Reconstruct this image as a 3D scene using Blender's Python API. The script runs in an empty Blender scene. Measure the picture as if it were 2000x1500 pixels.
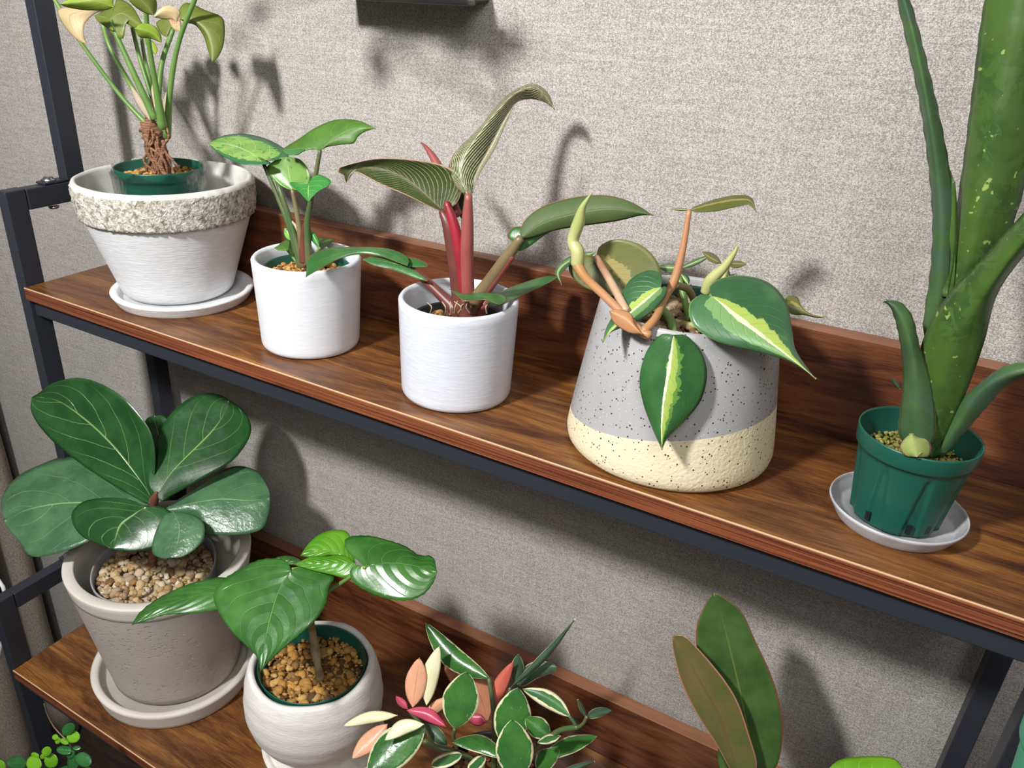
import bpy, math, random
import numpy as np
from mathutils import Matrix, Vector
random.seed(7); np.random.seed(7)
SC = bpy.context.scene; COL = SC.collection

# ---------------------------------------------------------------- camera (pinhole solved from the shelf's edges)
YAW, PIT, ROL, F, CX, CY = 0.53110, 0.47330, 0.0384, 1588.15, 915.75, 782.88
def _rot():
    B = np.array([[1,0,0],[0,0,-1],[0,1,0]], float)
    cy, sy = math.cos(YAW), math.sin(YAW); cp, sp = math.cos(PIT), math.sin(PIT); cr, sr = math.cos(ROL), math.sin(ROL)
    return (np.array([[cr,-sr,0],[sr,cr,0],[0,0,1]]) @ np.array([[1,0,0],[0,cp,-sp],[0,sp,cp]]) @ B
            @ np.array([[cy,sy,0],[-sy,cy,0],[0,0,1]]))
ROT = _rot(); CAM = np.array([1.14475873, -0.64113078, 0.42098186])
cam = bpy.data.cameras.new('camera'); co = bpy.data.objects.new('camera', cam); COL.objects.link(co)
cam.sensor_width = 36; cam.lens = F/2000*36; cam.shift_x = (1000-CX)/2000; cam.shift_y = (CY-750)/2000
cam.clip_start = .02
m = Matrix(((ROT[0][0], -ROT[1][0], -ROT[2][0], CAM[0]), (ROT[0][1], -ROT[1][1], -ROT[2][1], CAM[1]),
            (ROT[0][2], -ROT[1][2], -ROT[2][2], CAM[2]), (0,0,0,1)))
co.matrix_world = m; SC.camera = co

# ---------------------------------------------------------------- world, lamp, exposure
SC.view_settings.view_transform = 'Standard'; SC.view_settings.look = 'None'; SC.view_settings.gamma = 1
SC.view_settings.use_curve_mapping = False
SC.view_settings.exposure = 0.0
w = bpy.data.worlds.new('room_light'); SC.world = w; w.use_nodes = True
w.node_tree.nodes['Background'].inputs[0].default_value = (1.0, .965, .93, 1); w.node_tree.nodes['Background'].inputs[1].default_value = 0.15
def area(name, loc, aim, size, energy, color):
    l = bpy.data.lights.new(name, 'AREA'); l.shape = 'DISK'; l.size = size; l.energy = energy; l.color = color
    o = bpy.data.objects.new(name, l); COL.objects.link(o); o.location = loc
    o.rotation_euler = (Vector(aim)-Vector(loc)).to_track_quat('-Z', 'Y').to_euler(); return o
area('ceiling_lamp', (0.39, -1.15, 1.14), (.75, .15, 0), 0.17, 45, (1.0, .99, .975))
area('second_lamp', (1.55, -1.25, 1.25), (.8, .2, 0), .80, 15, (1.0, .97, .95))

# ---------------------------------------------------------------- geometry helpers
def ray(x, y):
    return ROT.T @ np.array([(x-CX)/F, (y-CY)/F, 1.0])
def at(x, y, Y):                      # the point at depth Y (distance towards the wall) seen at a pixel of the photo
    d = ray(x, y); return CAM + d*(Y-CAM[1])/d[1]
def onz(x, y, z):
    d = ray(x, y); return CAM + d*(z-CAM[2])/d[2]
def cr(pts, n):                       # Catmull-Rom through pts, resampled by length
    P = [np.array(p, float) for p in pts]
    if len(P) == 2: return np.array([P[0]+(P[1]-P[0])*i/(n-1) for i in range(n)])
    Q = [2*P[0]-P[1]]+P+[2*P[-1]-P[-2]]; out = []
    for i in range(1, len(Q)-2):
        a, b, c, d = Q[i-1:i+3]
        for k in range(14):
            t = k/14; out.append(.5*((2*b)+(-a+c)*t+(2*a-5*b+4*c-d)*t*t+(-a+3*b-3*c+d)*t**3))
    out.append(P[-1]); out = np.array(out)
    s = np.r_[0, np.cumsum(np.linalg.norm(np.diff(out, axis=0), axis=1))]
    u = np.linspace(0, s[-1], n)
    return np.stack([np.interp(u, s, out[:, k]) for k in range(out.shape[1])], 1)
def mesh(name, V, Fc, mats, parent=None, uv=None, mi=None, smooth=True, label=None):
    me = bpy.data.meshes.new(name); me.from_pydata([tuple(map(float, v)) for v in V], [], [tuple(f) for f in Fc])
    for mt in (mats if isinstance(mats, (list, tuple)) else [mats]): me.materials.append(mt)
    if mi is not None: me.polygons.foreach_set('material_index', mi)
    if uv is not None:
        l = me.uv_layers.new(name='UVMap')
        idx = np.zeros(len(me.loops), int); me.loops.foreach_get('vertex_index', idx)
        l.data.foreach_set('uv', np.array(uv, float)[idx].ravel())
    me.polygons.foreach_set('use_smooth', [smooth]*len(me.polygons)); me.update()
    o = bpy.data.objects.new(name, me); COL.objects.link(o)
    if parent is not None:
        o.parent = parent; o.matrix_parent_inverse = Matrix.Translation(-Vector(parent_world(parent)))
    if label: o['label'] = label
    return o
def parent_world(p):
    v = Vector(p.location); q = p.parent
    while q: v = v+Vector(q.location)*0; q = q.parent
    return v
def thing(name, label, cat, loc, group=None):
    o = bpy.data.objects.new(name, None); COL.objects.link(o); o.location = tuple(map(float, loc)); o.empty_display_size = .02
    o['label'] = label; o['category'] = cat
    if group: o['group'] = group
    return o
def tag(o, label, cat, group=None):
    o['label'] = label; o['category'] = cat
    if group: o['group'] = group
    return o
def box(name, lo, hi, mat, parent=None, bev=.0015, label=None):
    x0, y0, z0 = lo; x1, y1, z1 = hi
    V = [(x0,y0,z0),(x1,y0,z0),(x1,y1,z0),(x0,y1,z0),(x0,y0,z1),(x1,y0,z1),(x1,y1,z1),(x0,y1,z1)]
    Fc = [(0,3,2,1),(4,5,6,7),(0,1,5,4),(1,2,6,5),(2,3,7,6),(3,0,4,7)]
    o = mesh(name, V, Fc, mat, parent, smooth=False, label=label)
    if bev:
        b = o.modifiers.new('bevel', 'BEVEL'); b.width = bev; b.segments = 3
        for p in o.data.polygons: p.use_smooth = True
        n = o.modifiers.new('wn', 'WEIGHTED_NORMAL'); n.keep_sharp = True
    return o
def tube(name, pts, rad, mat, parent=None, seg=10, n=None, knob=0, flat=1.0):
    n = n or max(8, len(pts)*6); R0 = rad if isinstance(rad, (list, tuple)) else [rad]*len(pts)
    if len(R0) < len(pts): R0 = list(np.interp(np.linspace(0, 1, len(pts)), np.linspace(0, 1, len(R0)), R0))
    Q = cr([list(p)+[r] for p, r in zip(pts, R0)], n); C = Q[:, :3]; R = Q[:, 3]
    T = np.gradient(C, axis=0); T /= np.linalg.norm(T, axis=1)[:, None]+1e-9
    up = np.array([.3, -.9, .2]); V = []; uv = []
    N = np.cross(T[0], up); N /= np.linalg.norm(N)
    for i in range(n):
        N = N-T[i]*np.dot(N, T[i]); N /= np.linalg.norm(N); B = np.cross(T[i], N)
        for k in range(seg):
            a = 2*math.pi*k/seg; r = R[i]*(1+knob*random.uniform(-1, 1))
            V.append(C[i]+r*(math.cos(a)*N+flat*math.sin(a)*B)); uv.append((k/seg, i/(n-1)))
    Fc = [(i*seg+k, i*seg+(k+1) % seg, (i+1)*seg+(k+1) % seg, (i+1)*seg+k) for i in range(n-1) for k in range(seg)]
    a = len(V); V.append(C[0]-T[0]*R[0]*.5); V.append(C[-1]+T[-1]*R[-1]*.6); uv += [(.5, 0), (.5, 1)]
    Fc += [(a, (k+1) % seg, k) for k in range(seg)]; b = (n-1)*seg; Fc += [(a+1, b+k, b+(k+1) % seg) for k in range(seg)]
    return mesh(name, V, Fc, mat, parent, uv)
def ptube(name, pp, Y, rad, mat, parent=None, **k):       # pixel points, each (x,y) or (x,y,Y)
    return tube(name, [at(p[0], p[1], p[2] if len(p) > 2 else Y) for p in pp], rad, mat, parent, **k)
def lathe(name, c, prof, mat, parent=None, seg=96, wob=None, mi=None, z0=0, tilt=None, label=None):
    # prof: closed outline (r,z) from outer bottom centre, up, over the lip, down inside
    P = [np.array(p, float) for p in prof]; V = []; uv = []; n = len(P)
    for i, (r, z) in enumerate(P):
        for k in range(seg):
            a = 2*math.pi*k/seg; rr = r; zz = z
            if wob: rr, zz = wob(r, z, a, i)
            V.append((rr*math.cos(a), rr*math.sin(a), zz)); uv.append((k/seg, i/(n-1)))
    Fc = []; M = []
    for i in range(n-1):
        for k in range(seg):
            Fc.append((i*seg+k, i*seg+(k+1) % seg, (i+1)*seg+(k+1) % seg, (i+1)*seg+k)); M.append(mi[i] if mi else 0)
    V = np.array(V)
    if tilt is not None:
        Rm = np.array(Matrix.Rotation(tilt[0], 3, 'X') @ Matrix.Rotation(tilt[1], 3, 'Y')); V = V @ Rm.T
    V = V+np.array([c[0], c[1], z0])
    return mesh(name, V, Fc, mat, parent, uv, M, label=label)
def smoothprof(pts, n=60, sharp=()):   # dense polyline
    out = []
    for a, b in zip(pts[:-1], pts[1:]):
        L = math.dist(a, b); k = max(1, int(L/.004))
        for i in range(k): out.append((a[0]+(b[0]-a[0])*i/k, a[1]+(b[1]-a[1])*i/k))
    out.append(pts[-1]); return out
def stones(name, c, r, z, n, smin, smax, mat, parent, dome=.0, seed=1, label=None, hole=None):
    rnd = random.Random(seed)
    g = (1+5**.5)/2
    ico = np.array([(-1,g,0),(1,g,0),(-1,-g,0),(1,-g,0),(0,-1,g),(0,1,g),(0,-1,-g),(0,1,-g),(g,0,-1),(g,0,1),(-g,0,-1),(-g,0,1)], float)
    ico /= np.linalg.norm(ico[0])
    IF = [(0,11,5),(0,5,1),(0,1,7),(0,7,10),(0,10,11),(1,5,9),(5,11,4),(11,10,2),(10,7,6),(7,1,8),(3,9,4),(3,4,2),(3,2,6),(3,6,8),(3,8,9),(4,9,5),(2,4,11),(6,2,10),(8,6,7),(9,8,1)]
    ed = {}; vs = list(ico); F2 = []
    def midp(a, b):
        k = (min(a, b), max(a, b))
        if k not in ed: q = vs[a]+vs[b]; vs.append(q/np.linalg.norm(q)); ed[k] = len(vs)-1
        return ed[k]
    for a, b, d in IF:
        x, y, zz = midp(a, b), midp(b, d), midp(d, a); F2 += [(a, x, zz), (b, y, x), (d, zz, y), (x, y, zz)]
    S = np.array(vs); V = []; Fc = []
    for i in range(n):
        rr = r*math.sqrt(rnd.random()); a = rnd.random()*2*math.pi; s = smin+(smax-smin)*rnd.random()**2.2
        P = S*np.array([rnd.uniform(.7, 1.2), rnd.uniform(.7, 1.2), rnd.uniform(.55, .9)])
        P = P*(1+.16*np.sin(S @ np.array([rnd.uniform(-4, 4) for _ in range(3)])+rnd.random()*6))[:, None]
        q = Matrix.Rotation(rnd.random()*6, 3, 'Z') @ Matrix.Rotation(rnd.uniform(-.6, .6), 3, 'X')
        P = (P*s) @ np.array(q).T
        rr = min(rr, r-s*.8)
        o = len(V); ctr = np.array([c[0]+rr*math.cos(a), c[1]+rr*math.sin(a), z+dome*(1-(rr/r)**2)+rnd.uniform(-.6, .4)*s])
        V += list(P+ctr); Fc += [(x+o, y+o, w_+o) for x, y, w_ in F2]
    # bed beneath
    o = len(V); V.append((c[0], c[1], z+dome-smax*.7))
    for k in range(32): V.append((c[0]+r*math.cos(k*math.pi/16), c[1]+r*math.sin(k*math.pi/16), z-smax*.7))
    for k in range(32): V.append((c[0]+r*.8*math.cos(k*math.pi/16), c[1]+r*.8*math.sin(k*math.pi/16), z-.008-smax*.7))
    Fc += [(o, o+1+k, o+1+(k+1) % 32) for k in range(32)]+[(o+1+(k+1) % 32, o+1+k, o+33+k, o+33+(k+1) % 32) for k in range(32)]
    ob = mesh(name, V, Fc, mat, parent, label=label); ob['kind'] = 'stuff'; return ob

# ---------------------------------------------------------------- node helpers
class N:
    def __init__(s, name):
        s.m = bpy.data.materials.new(name); s.m.use_nodes = True; s.t = s.m.node_tree
        s.b = s.t.nodes['Principled BSDF']; s.out = s.t.nodes['Material Output']
    def new(s, ty, **k):
        n = s.t.nodes.new(ty)
        for a, v in k.items(): setattr(n, a, v)
        return n
    def put(s, sock, v):
        if isinstance(v, bpy.types.NodeSocket): s.t.links.new(v, sock)
        elif isinstance(v, (tuple, list)) and len(v) == 3 and sock.type == 'RGBA': sock.default_value = (*v, 1)
        else: sock.default_value = v
    def math(s, op, a, b=0.0, c=None, clamp=False):
        n = s.new('ShaderNodeMath', operation=op, use_clamp=clamp); s.put(n.inputs[0], a); s.put(n.inputs[1], b)
        if c is not None: s.put(n.inputs[2], c)
        return n.outputs[0]
    def mix(s, f, a, b):
        n = s.new('ShaderNodeMix', data_type='RGBA'); s.put(n.inputs[0], f); s.put(n.inputs[6], a); s.put(n.inputs[7], b); return n.outputs[2]
    def step(s, x, a, b):      # smoothstep, a may exceed b
        n = s.new('ShaderNodeMapRange', interpolation_type='SMOOTHSTEP'); s.put(n.inputs[0], x)
        lo, hi, o0, o1 = (a, b, 0, 1) if a < b else (b, a, 1, 0)
        n.inputs[1].default_value = lo; n.inputs[2].default_value = hi; n.inputs[3].default_value = o0; n.inputs[4].default_value = o1
        return n.outputs[0]
    def coord(s, kind='Object', scale=(1, 1, 1)):
        t = s.new('ShaderNodeTexCoord'); mp = s.new('ShaderNodeMapping'); s.t.links.new(t.outputs[kind], mp.inputs[0]); mp.inputs[3].default_value = scale
        return mp.outputs[0]
    def noise(s, vec, scale, detail=3, rough=.5, dist=0):
        n = s.new('ShaderNodeTexNoise'); s.put(n.inputs['Vector'], vec); n.inputs['Scale'].default_value = scale
        n.inputs['Detail'].default_value = detail; n.inputs['Roughness'].default_value = rough; n.inputs['Distortion'].default_value = dist
        return n.outputs[0]
    def ramp(s, x, stops):
        n = s.new('ShaderNodeValToRGB'); s.put(n.inputs[0], x); e = n.color_ramp.elements
        while len(e) < len(stops): e.new(.5)
        for q, (p, c) in zip(e, stops): q.position = p; q.color = (*c, 1)
        return n.outputs[0]
    def bump(s, h, strength=.3, dist=.001, nrm=None):
        n = s.new('ShaderNodeBump'); n.inputs['Strength'].default_value = strength; n.inputs['Distance'].default_value = dist
        s.put(n.inputs['Height'], h)
        if nrm is not None: s.put(n.inputs['Normal'], nrm)
        return n.outputs[0]
    def done(s, col, rough=.5, nrm=None, metal=0, spec=.5, coat=0):
        s.put(s.b.inputs['Base Color'], col); s.put(s.b.inputs['Roughness'], rough); s.b.inputs['Metallic'].default_value = metal
        s.b.inputs['Specular IOR Level'].default_value = spec; s.b.inputs['Coat Weight'].default_value = coat
        if nrm is not None: s.put(s.b.inputs['Normal'], nrm)
        return s.m
def lin(r, g, b):
    f = lambda c: (c/255/12.92) if c/255 <= .04045 else ((c/255+.055)/1.055)**2.4
    return (f(r), f(g), f(b))

def m_wall():
    n = N('linen_wallpaper'); v = n.coord('Object')
    h = n.coord('Object', (1, 1, 4.6)); u = n.coord('Object', (4.8, 1, 1))
    a = n.noise(h, 420, 2, .6, .35); b = n.noise(u, 400, 2, .6, .35); f = n.noise(v, 800, 2, .6)
    lon = n.noise(n.coord('Object', (1, 1, 14)), 30, 3, .6); lov = n.noise(n.coord('Object', (16, 1, 1)), 26, 3, .6)
    big = n.noise(v, 40, 2)
    ab = n.math('MAXIMUM', n.math('MULTIPLY', a, 1.05), b)
    s = n.math('ADD', n.math('MULTIPLY', ab, .6), n.math('MULTIPLY', f, .4))
    s2 = n.math('ADD', s, n.math('MULTIPLY', n.math('ADD', lon, n.math('MULTIPLY', lov, .6)), .13))
    k = n.step(s2, .54, .74)
    c = n.mix(k, lin(142, 136, 130), lin(210, 205, 199))
    return n.done(c, .85, n.bump(s2, .9, .002), spec=.25)
def m_metal():
    n = N('black_steel'); v = n.coord('Object'); a = n.noise(v, 900, 2)
    return n.done(lin(43, 46, 54), .42, n.bump(a, .15, .0003), spec=.45)
def m_wood(name, cs, sc=(1.3, 9, 9), edge=False, rough=.33, seed=0.0):
    n = N(name); v = n.coord('Object', sc)
    base = n.noise(v, 3.0+seed, 4, .62, 1.6); fine = n.noise(n.coord('Object', (sc[0]*3.2, sc[1]*14, sc[2]*14)), 8, 3, .65, .4)
    mm = n.math('ADD', n.math('MULTIPLY', base, .75), n.math('MULTIPLY', fine, .45))
    c = n.ramp(mm, [(.50, cs[0]), (.56, cs[1]), (.64, cs[2]), (.76, cs[3])]) if edge else n.ramp(mm, [(.42, cs[0]), (.53, cs[1]), (.63, cs[2]), (.76, cs[3])])
    speck = n.step(n.noise(n.coord('Object', (60, 420, 420)), 6, 1, .5), .62, .72)
    c = n.mix(n.math('MULTIPLY', speck, .35), c, cs[3])
    return n.done(c, rough, n.bump(fine, .12, .0006), spec=.5)
def m_plain(name, col, rough=.5, bs=200, bst=.1, bd=.0005, var=.0, col2=None, vs=6, coat=0, metal=0):
    n = N(name); v = n.coord('Object'); a = n.noise(v, bs, 3)
    c = n.mix(n.step(n.noise(v, vs, 3), .35, .7), col, col2) if col2 else col
    return n.done(c, rough, n.bump(a, bst, bd), coat=coat, metal=metal)
def m_rockband():
    n = N('rough_grey_band'); v = n.coord('Object')
    a = n.noise(v, 210, 4, .6, .6); b = n.noise(v, 80, 3, .5)
    s = n.math('ADD', n.math('MULTIPLY', a, .7), n.math('MULTIPLY', b, .3))
    c = n.ramp(s, [(.36, lin(120, 116, 98)), (.47, lin(176, 171, 156)), (.56, lin(214, 210, 200)), (.7, lin(232, 230, 224))])
    return n.done(c, .9, n.bump(s, 1.0, .004), spec=.2)
def m_brush(name, col, col2, st=.5, rough=.6):
    n = N(name); t = n.coord('Object', (5, 5, 60)); a = n.noise(t, 12, 4, .6, .5); f = n.noise(n.coord('Object'), 140, 3)
    c = n.mix(n.step(a, .35, .68), col, col2)
    return n.done(c, rough, n.bump(n.math('ADD', a, n.math('MULTIPLY', f, .35)), st, .0012), spec=.4)
def m_speckle_pot():
    n = N('grey_and_cream_speckled_glaze'); v = n.coord('Object')
    sx = n.new('ShaderNodeSeparateXYZ'); n.t.links.new(v, sx.inputs[0])
    vo = n.new('ShaderNodeTexVoronoi'); n.put(vo.inputs['Vector'], v); vo.inputs['Scale'].default_value = 430; vo.inputs['Randomness'].default_value = 1
    cs = n.new('ShaderNodeSeparateColor'); n.t.links.new(vo.outputs['Color'], cs.inputs[0])
    thr = n.math('MULTIPLY', n.step(cs.outputs[0], .62, 1.0), .42)
    sp = n.math('LESS_THAN', vo.outputs['Distance'], thr)
    sp = n.math('MULTIPLY', sp, n.math('GREATER_THAN', cs.outputs[1], .35))
    vw = n.new('ShaderNodeTexVoronoi'); n.put(vw.inputs['Vector'], v); vw.inputs['Scale'].default_value = 420
    cw = n.new('ShaderNodeSeparateColor'); n.t.links.new(vw.outputs['Color'], cw.inputs[0])
    white = n.math('MULTIPLY', n.math('LESS_THAN', vw.outputs['Distance'], .22), n.math('GREATER_THAN', cw.outputs[0], .7))
    # the dipping line slopes slightly around the pot
    line = n.math('ADD', sx.outputs[2], n.math('MULTIPLY', n.math('SUBTRACT', sx.outputs[0], .947), -.19))
    up = n.math('GREATER_THAN', line, SPECK_LINE)
    f = n.noise(v, 300, 3)
    cream = n.mix(n.noise(v, 40, 2), lin(214, 201, 166), lin(226, 214, 183)); grey = n.mix(n.noise(v, 14, 3), lin(158, 158, 158), lin(174, 173, 173))
    grey = n.mix(n.math('MULTIPLY', white, .6), grey, lin(212, 212, 214))
    c = n.mix(up, cream, grey); c = n.mix(sp, c, lin(72, 50, 40))
    r = n.math('SUBTRACT', .75, n.math('MULTIPLY', up, .45))
    h = n.math('MULTIPLY', f, n.math('SUBTRACT', 1.05, up))
    return n.done(c, r, n.bump(h, .5, .0016))
def m_pitted():
    n = N('pitted_beige_concrete'); t = n.coord('Object', (1, 1, 2.6)); a = n.noise(t, 100, 2, .45, .2); b = n.noise(n.coord('Object'), 11, 3); f = n.noise(n.coord('Object'), 400, 2)
    pit = n.math('MULTIPLY', n.step(a, .60, .65), n.step(b, .42, .55))
    c = n.mix(n.noise(n.coord('Object'), 20, 3), lin(168, 160, 152), lin(184, 176, 168))
    c = n.mix(n.math('MULTIPLY', pit, .35), c, lin(196, 187, 178))
    return n.done(c, .72, n.bump(n.math('ADD', n.math('MULTIPLY', pit, -1), n.math('MULTIPLY', f, .06)), .9, .0022), spec=.3)
def m_stones(name, cols, rough=.8):
    n = N(name); g = n.new('ShaderNodeNewGeometry'); st = [(i/len(cols), c) for i, c in enumerate(cols)]
    c = n.ramp(g.outputs['Random Per Island'], st)
    nz = n.noise(n.coord('Object'), 350, 4, .6)
    c = n.mix(n.math('MULTIPLY', nz, .45), c, lin(90, 66, 40))
    return n.done(c, rough, n.bump(nz, .6, .0012), spec=.3)
def m_fabric():
    n = N('coarse_grey_curtain_cloth'); t = n.coord('UV', (1, 1, 1))
    a = n.noise(n.coord('Object', (1, 1, 6)), 260, 2, .6); b = n.noise(n.coord('Object', (6, 6, 1)), 200, 2, .6); s = n.math('ADD', a, b)
    c = n.mix(n.step(s, .8, 1.25), lin(112, 104, 95), lin(176, 167, 154))
    return n.done(c, .95, n.bump(s, .6, .001), spec=.1)

def leafmat(name, c1, c2, vein, nv=7, k=.45, mid=.035, vw=.05, vs=.7, rough=.32, bump=.4, bd=.0012, ns=6, edge=None, center=None,
            mottle=None, stripes=None, spots=None, spec=.5, pucker=.5, quilt=0, trans=.0, curve=.25):
    n = N(name); uvn = n.new('ShaderNodeTexCoord'); sx = n.new('ShaderNodeSeparateXYZ'); n.t.links.new(uvn.outputs['UV'], sx.inputs[0])
    s = n.math('MULTIPLY', n.math('SUBTRACT', sx.outputs[0], .5), 2.0); a = n.math('ABSOLUTE', s); v = sx.outputs[1]
    ob = n.coord('Object'); nz = n.noise(ob, 60, 4, .6); nb = n.noise(ob, ns*4, 3, .55)
    midm = n.math('MULTIPLY', n.step(a, mid, mid*.35), n.step(v, 1.0, .6))
    wob = n.math('MULTIPLY', n.math('SUBTRACT', nb, .5), .06)
    ph = n.math('MULTIPLY', n.math('ADD', n.math('SUBTRACT', v, n.math('MULTIPLY', n.math('POWER', a, 1.0+curve), k)), wob), nv)
    side = n.math('MULTIPLY', n.math('SIGN', s), .25); ph = n.math('ADD', ph, side)
    fr = n.math('ABSOLUTE', n.math('SUBTRACT', n.math('FRACT', n.math('ADD', ph, 20.0)), .5))
    vm = n.math('MULTIPLY', n.step(fr, vw, vw*.25), n.step(a, .98, .55))
    c = n.mix(n.step(nb, .35, .68), c1, c2)
    if mottle:
        mk = n.step(n.noise(ob, mottle[1], 5, .7, .8), mottle[2], mottle[2]+.06); c = n.mix(mk, c, mottle[0])
    if center:   # list of (colour, halfwidth, shift, noise) bands along the middle
        for (cc, hw, sh, am) in center:
            d = n.math('ABSOLUTE', n.math('SUBTRACT', s, sh)); q = n.math('ADD', d, n.math('MULTIPLY', n.math('SUBTRACT', n.noise(n.coord('UV', (2.2, 5, 1)), 2.4, 5, .62), .5), am))
            w_ = n.math('MULTIPLY', hw, n.math('SUBTRACT', 1.15, n.math('MULTIPLY', v, .35)))
            c = n.mix(n.step(n.math('SUBTRACT', q, w_), .015, -.015), c, cc)
    if stripes:
        c_s, nn, ww, kk = stripes
        p2 = n.math('MULTIPLY', n.math('ADD', n.math('SUBTRACT', v, n.math('MULTIPLY', a, kk)), n.math('MULTIPLY', n.math('SUBTRACT', nb, .5), .05)), nn)
        f2 = n.math('ABSOLUTE', n.math('SUBTRACT', n.math('FRACT', n.math('ADD', p2, 20.0)), .5))
        wv = n.math('MULTIPLY', n.noise(n.coord('UV', (6, 60, 1)), 1.0, 2), ww*2)
        c = n.mix(n.math('MULTIPLY', n.math('LESS_THAN', f2, wv), .85), c, c_s)
    c = n.mix(n.math('MULTIPLY', vm, vs), c, vein); c = n.mix(n.math('MULTIPLY', midm, min(1, vs+.25)), c, vein)
    if edge:
        ec, ew, en = edge
        q = n.math('ADD', a, n.math('MULTIPLY', n.math('SUBTRACT', n.noise(ob, 110, 3, .6), .5), en))
        c = n.mix(n.step(q, 1-ew-.03, 1-ew+.02), c, ec)
    if spots:
        c = n.mix(n.step(n.noise(ob, spots[1], 2, .5), spots[2], spots[2]+.05), c, spots[0])
    tip = n.step(n.noise(ob, 900, 1), .4, .6)
    h = n.math('ADD', n.math('MULTIPLY', n.math('MAXIMUM', vm, midm), -1.0 if quilt >= 0 else 1.0), n.math('MULTIPLY', nz, pucker))
    if quilt:
        h = n.math('ADD', h, n.math('MULTIPLY', n.math('MULTIPLY', fr, n.step(a, 1.0, .1)), 2.4*quilt))
    r = n.math('ADD', rough, n.math('MULTIPLY', n.math('SUBTRACT', nz, .5), .25))
    n.done(c, r, n.bump(h, bump, bd), spec=spec)
    if trans:
        tr = n.new('ShaderNodeBsdfTranslucent'); n.put(tr.inputs[0], c); ms = n.new('ShaderNodeMixShader'); ms.inputs[0].default_value = trans
        n.t.links.new(n.b.outputs[0], ms.inputs[1]); n.t.links.new(tr.outputs[0], ms.inputs[2]); n.t.links.new(ms.outputs[0], n.out.inputs[0])
    return n.m

# ---------------------------------------------------------------- leaf builder
G = (.15, -.62, .77)      # a leaf held half upright, turned to the room
UP = (0, -.1, 1)
FR = (.25, -.9, .35)
def leaf(parent, mats, base, tip, mid, L, R, Y, n=G, under=False, cup=.004, bend=0.0, th=.0007, NT=26, NS=6, wav=.0, name='leaf', fat=0, Yt=None, label=None, teeth=0):
    """A blade between its two margins L and R with its midrib mid; it starts at depth Y and lies in a plane of normal n
    (or, with Yt, runs from depth Y at the base to Yt at the tip); cup and bend curve it."""
    base = list(base[:2]); tip = list(tip[:2])
    M = cr([base]+[list(p) for p in mid]+[tip], NT+1); Lc = cr([base]+[list(p) for p in L]+[tip], NT+1); Rc = cr([base]+[list(p) for p in R]+[tip], NT+1)
    P0 = at(base[0], base[1], Y); n = np.array(n, float); n /= np.linalg.norm(n)
    f = np.zeros((NT+1, 2*NS+1, 3)); uv = np.zeros((NT+1, 2*NS+1, 2)); ph = random.random()*6
    for i in range(NT+1):
        t = i/NT
        for j in range(2*NS+1):
            s = (j-NS)/NS; q = M[i]+(Lc[i]-M[i])*abs(s) if s < 0 else M[i]+(Rc[i]-M[i])*s
            if teeth and abs(s) == 1 and 1 < i < NT-1: q = q+(q-M[i])/max(1e-6, np.linalg.norm(q-M[i]))*(teeth if i % 2 else -teeth*.3)
            d = ray(q[0], q[1]); dn = d/np.linalg.norm(d)
            if Yt is not None: p = at(q[0], q[1], Y+(Yt-Y)*t)
            else:
                k = dn @ n
                if abs(k) < .16: k = math.copysign(.16, k)
                p = CAM+dn*((P0-CAM) @ n)/k
            sh = math.sin(math.pi*min(1, max(0, t)))**.6
            off = -cup*abs(s)**1.7*sh+bend*math.sin(math.pi*t*.5)**2 + wav*math.sin(9*t+ph+(2 if s > 0 else 0))*abs(s)**2*sh
            f[i, j] = p-dn*off; uv[i, j] = ((s+1)/2, t)
    du = np.gradient(f, axis=0); dv = np.gradient(f, axis=1); nr = np.cross(du, dv); ln = np.linalg.norm(nr, axis=2)[..., None]; nr = nr/(ln+1e-12)
    nr[ln[..., 0] < 1e-9] = 0
    flip = np.sum(nr.reshape(-1, 3)*(CAM-f.reshape(-1, 3))) < 0
    if flip: nr = -nr
    for ii in (0, NT):
        nr[ii] = nr[1 if ii == 0 else NT-1]
    W = 2*NS+1; tt = np.full((NT+1, W, 1), th)
    if fat:
        ss = np.linspace(-1, 1, W)[None, :, None]; t_ = np.linspace(0, 1, NT+1)[:, None, None]
        tt = th+fat*(1-ss**2)**.5*(1-.75*t_)
    bk = f-nr*tt
    V = np.concatenate([f.reshape(-1, 3), bk.reshape(-1, 3)]); UV = np.concatenate([uv.reshape(-1, 2)]*2); A = (NT+1)*W
    Fc = []; MI = []
    for i in range(NT):
        for j in range(W-1):
            a, b, c, d = i*W+j, i*W+j+1, (i+1)*W+j+1, (i+1)*W+j
            q = (a, d, c, b) if not flip else (a, b, c, d)
            Fc.append(q); MI.append(0); Fc.append(tuple(x+A for x in q[::-1])); MI.append(1)
    rim = [i*W for i in range(NT+1)]+[NT*W+j for j in range(1, W)]+[i*W+W-1 for i in range(NT-1, -1, -1)]+[j for j in range(W-2, 0, -1)]
    for a, b in zip(rim, rim[1:]+rim[:1]):
        Fc.append((a, b, b+A, a+A) if flip else (b, a, a+A, b+A)); MI.append(0)
    mt = list(mats) if isinstance(mats, (tuple, list)) else [mats, mats]
    if under: mt = mt[::-1]
    return mesh(name, V, Fc, mt, parent, UV, MI, label=label)
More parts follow.
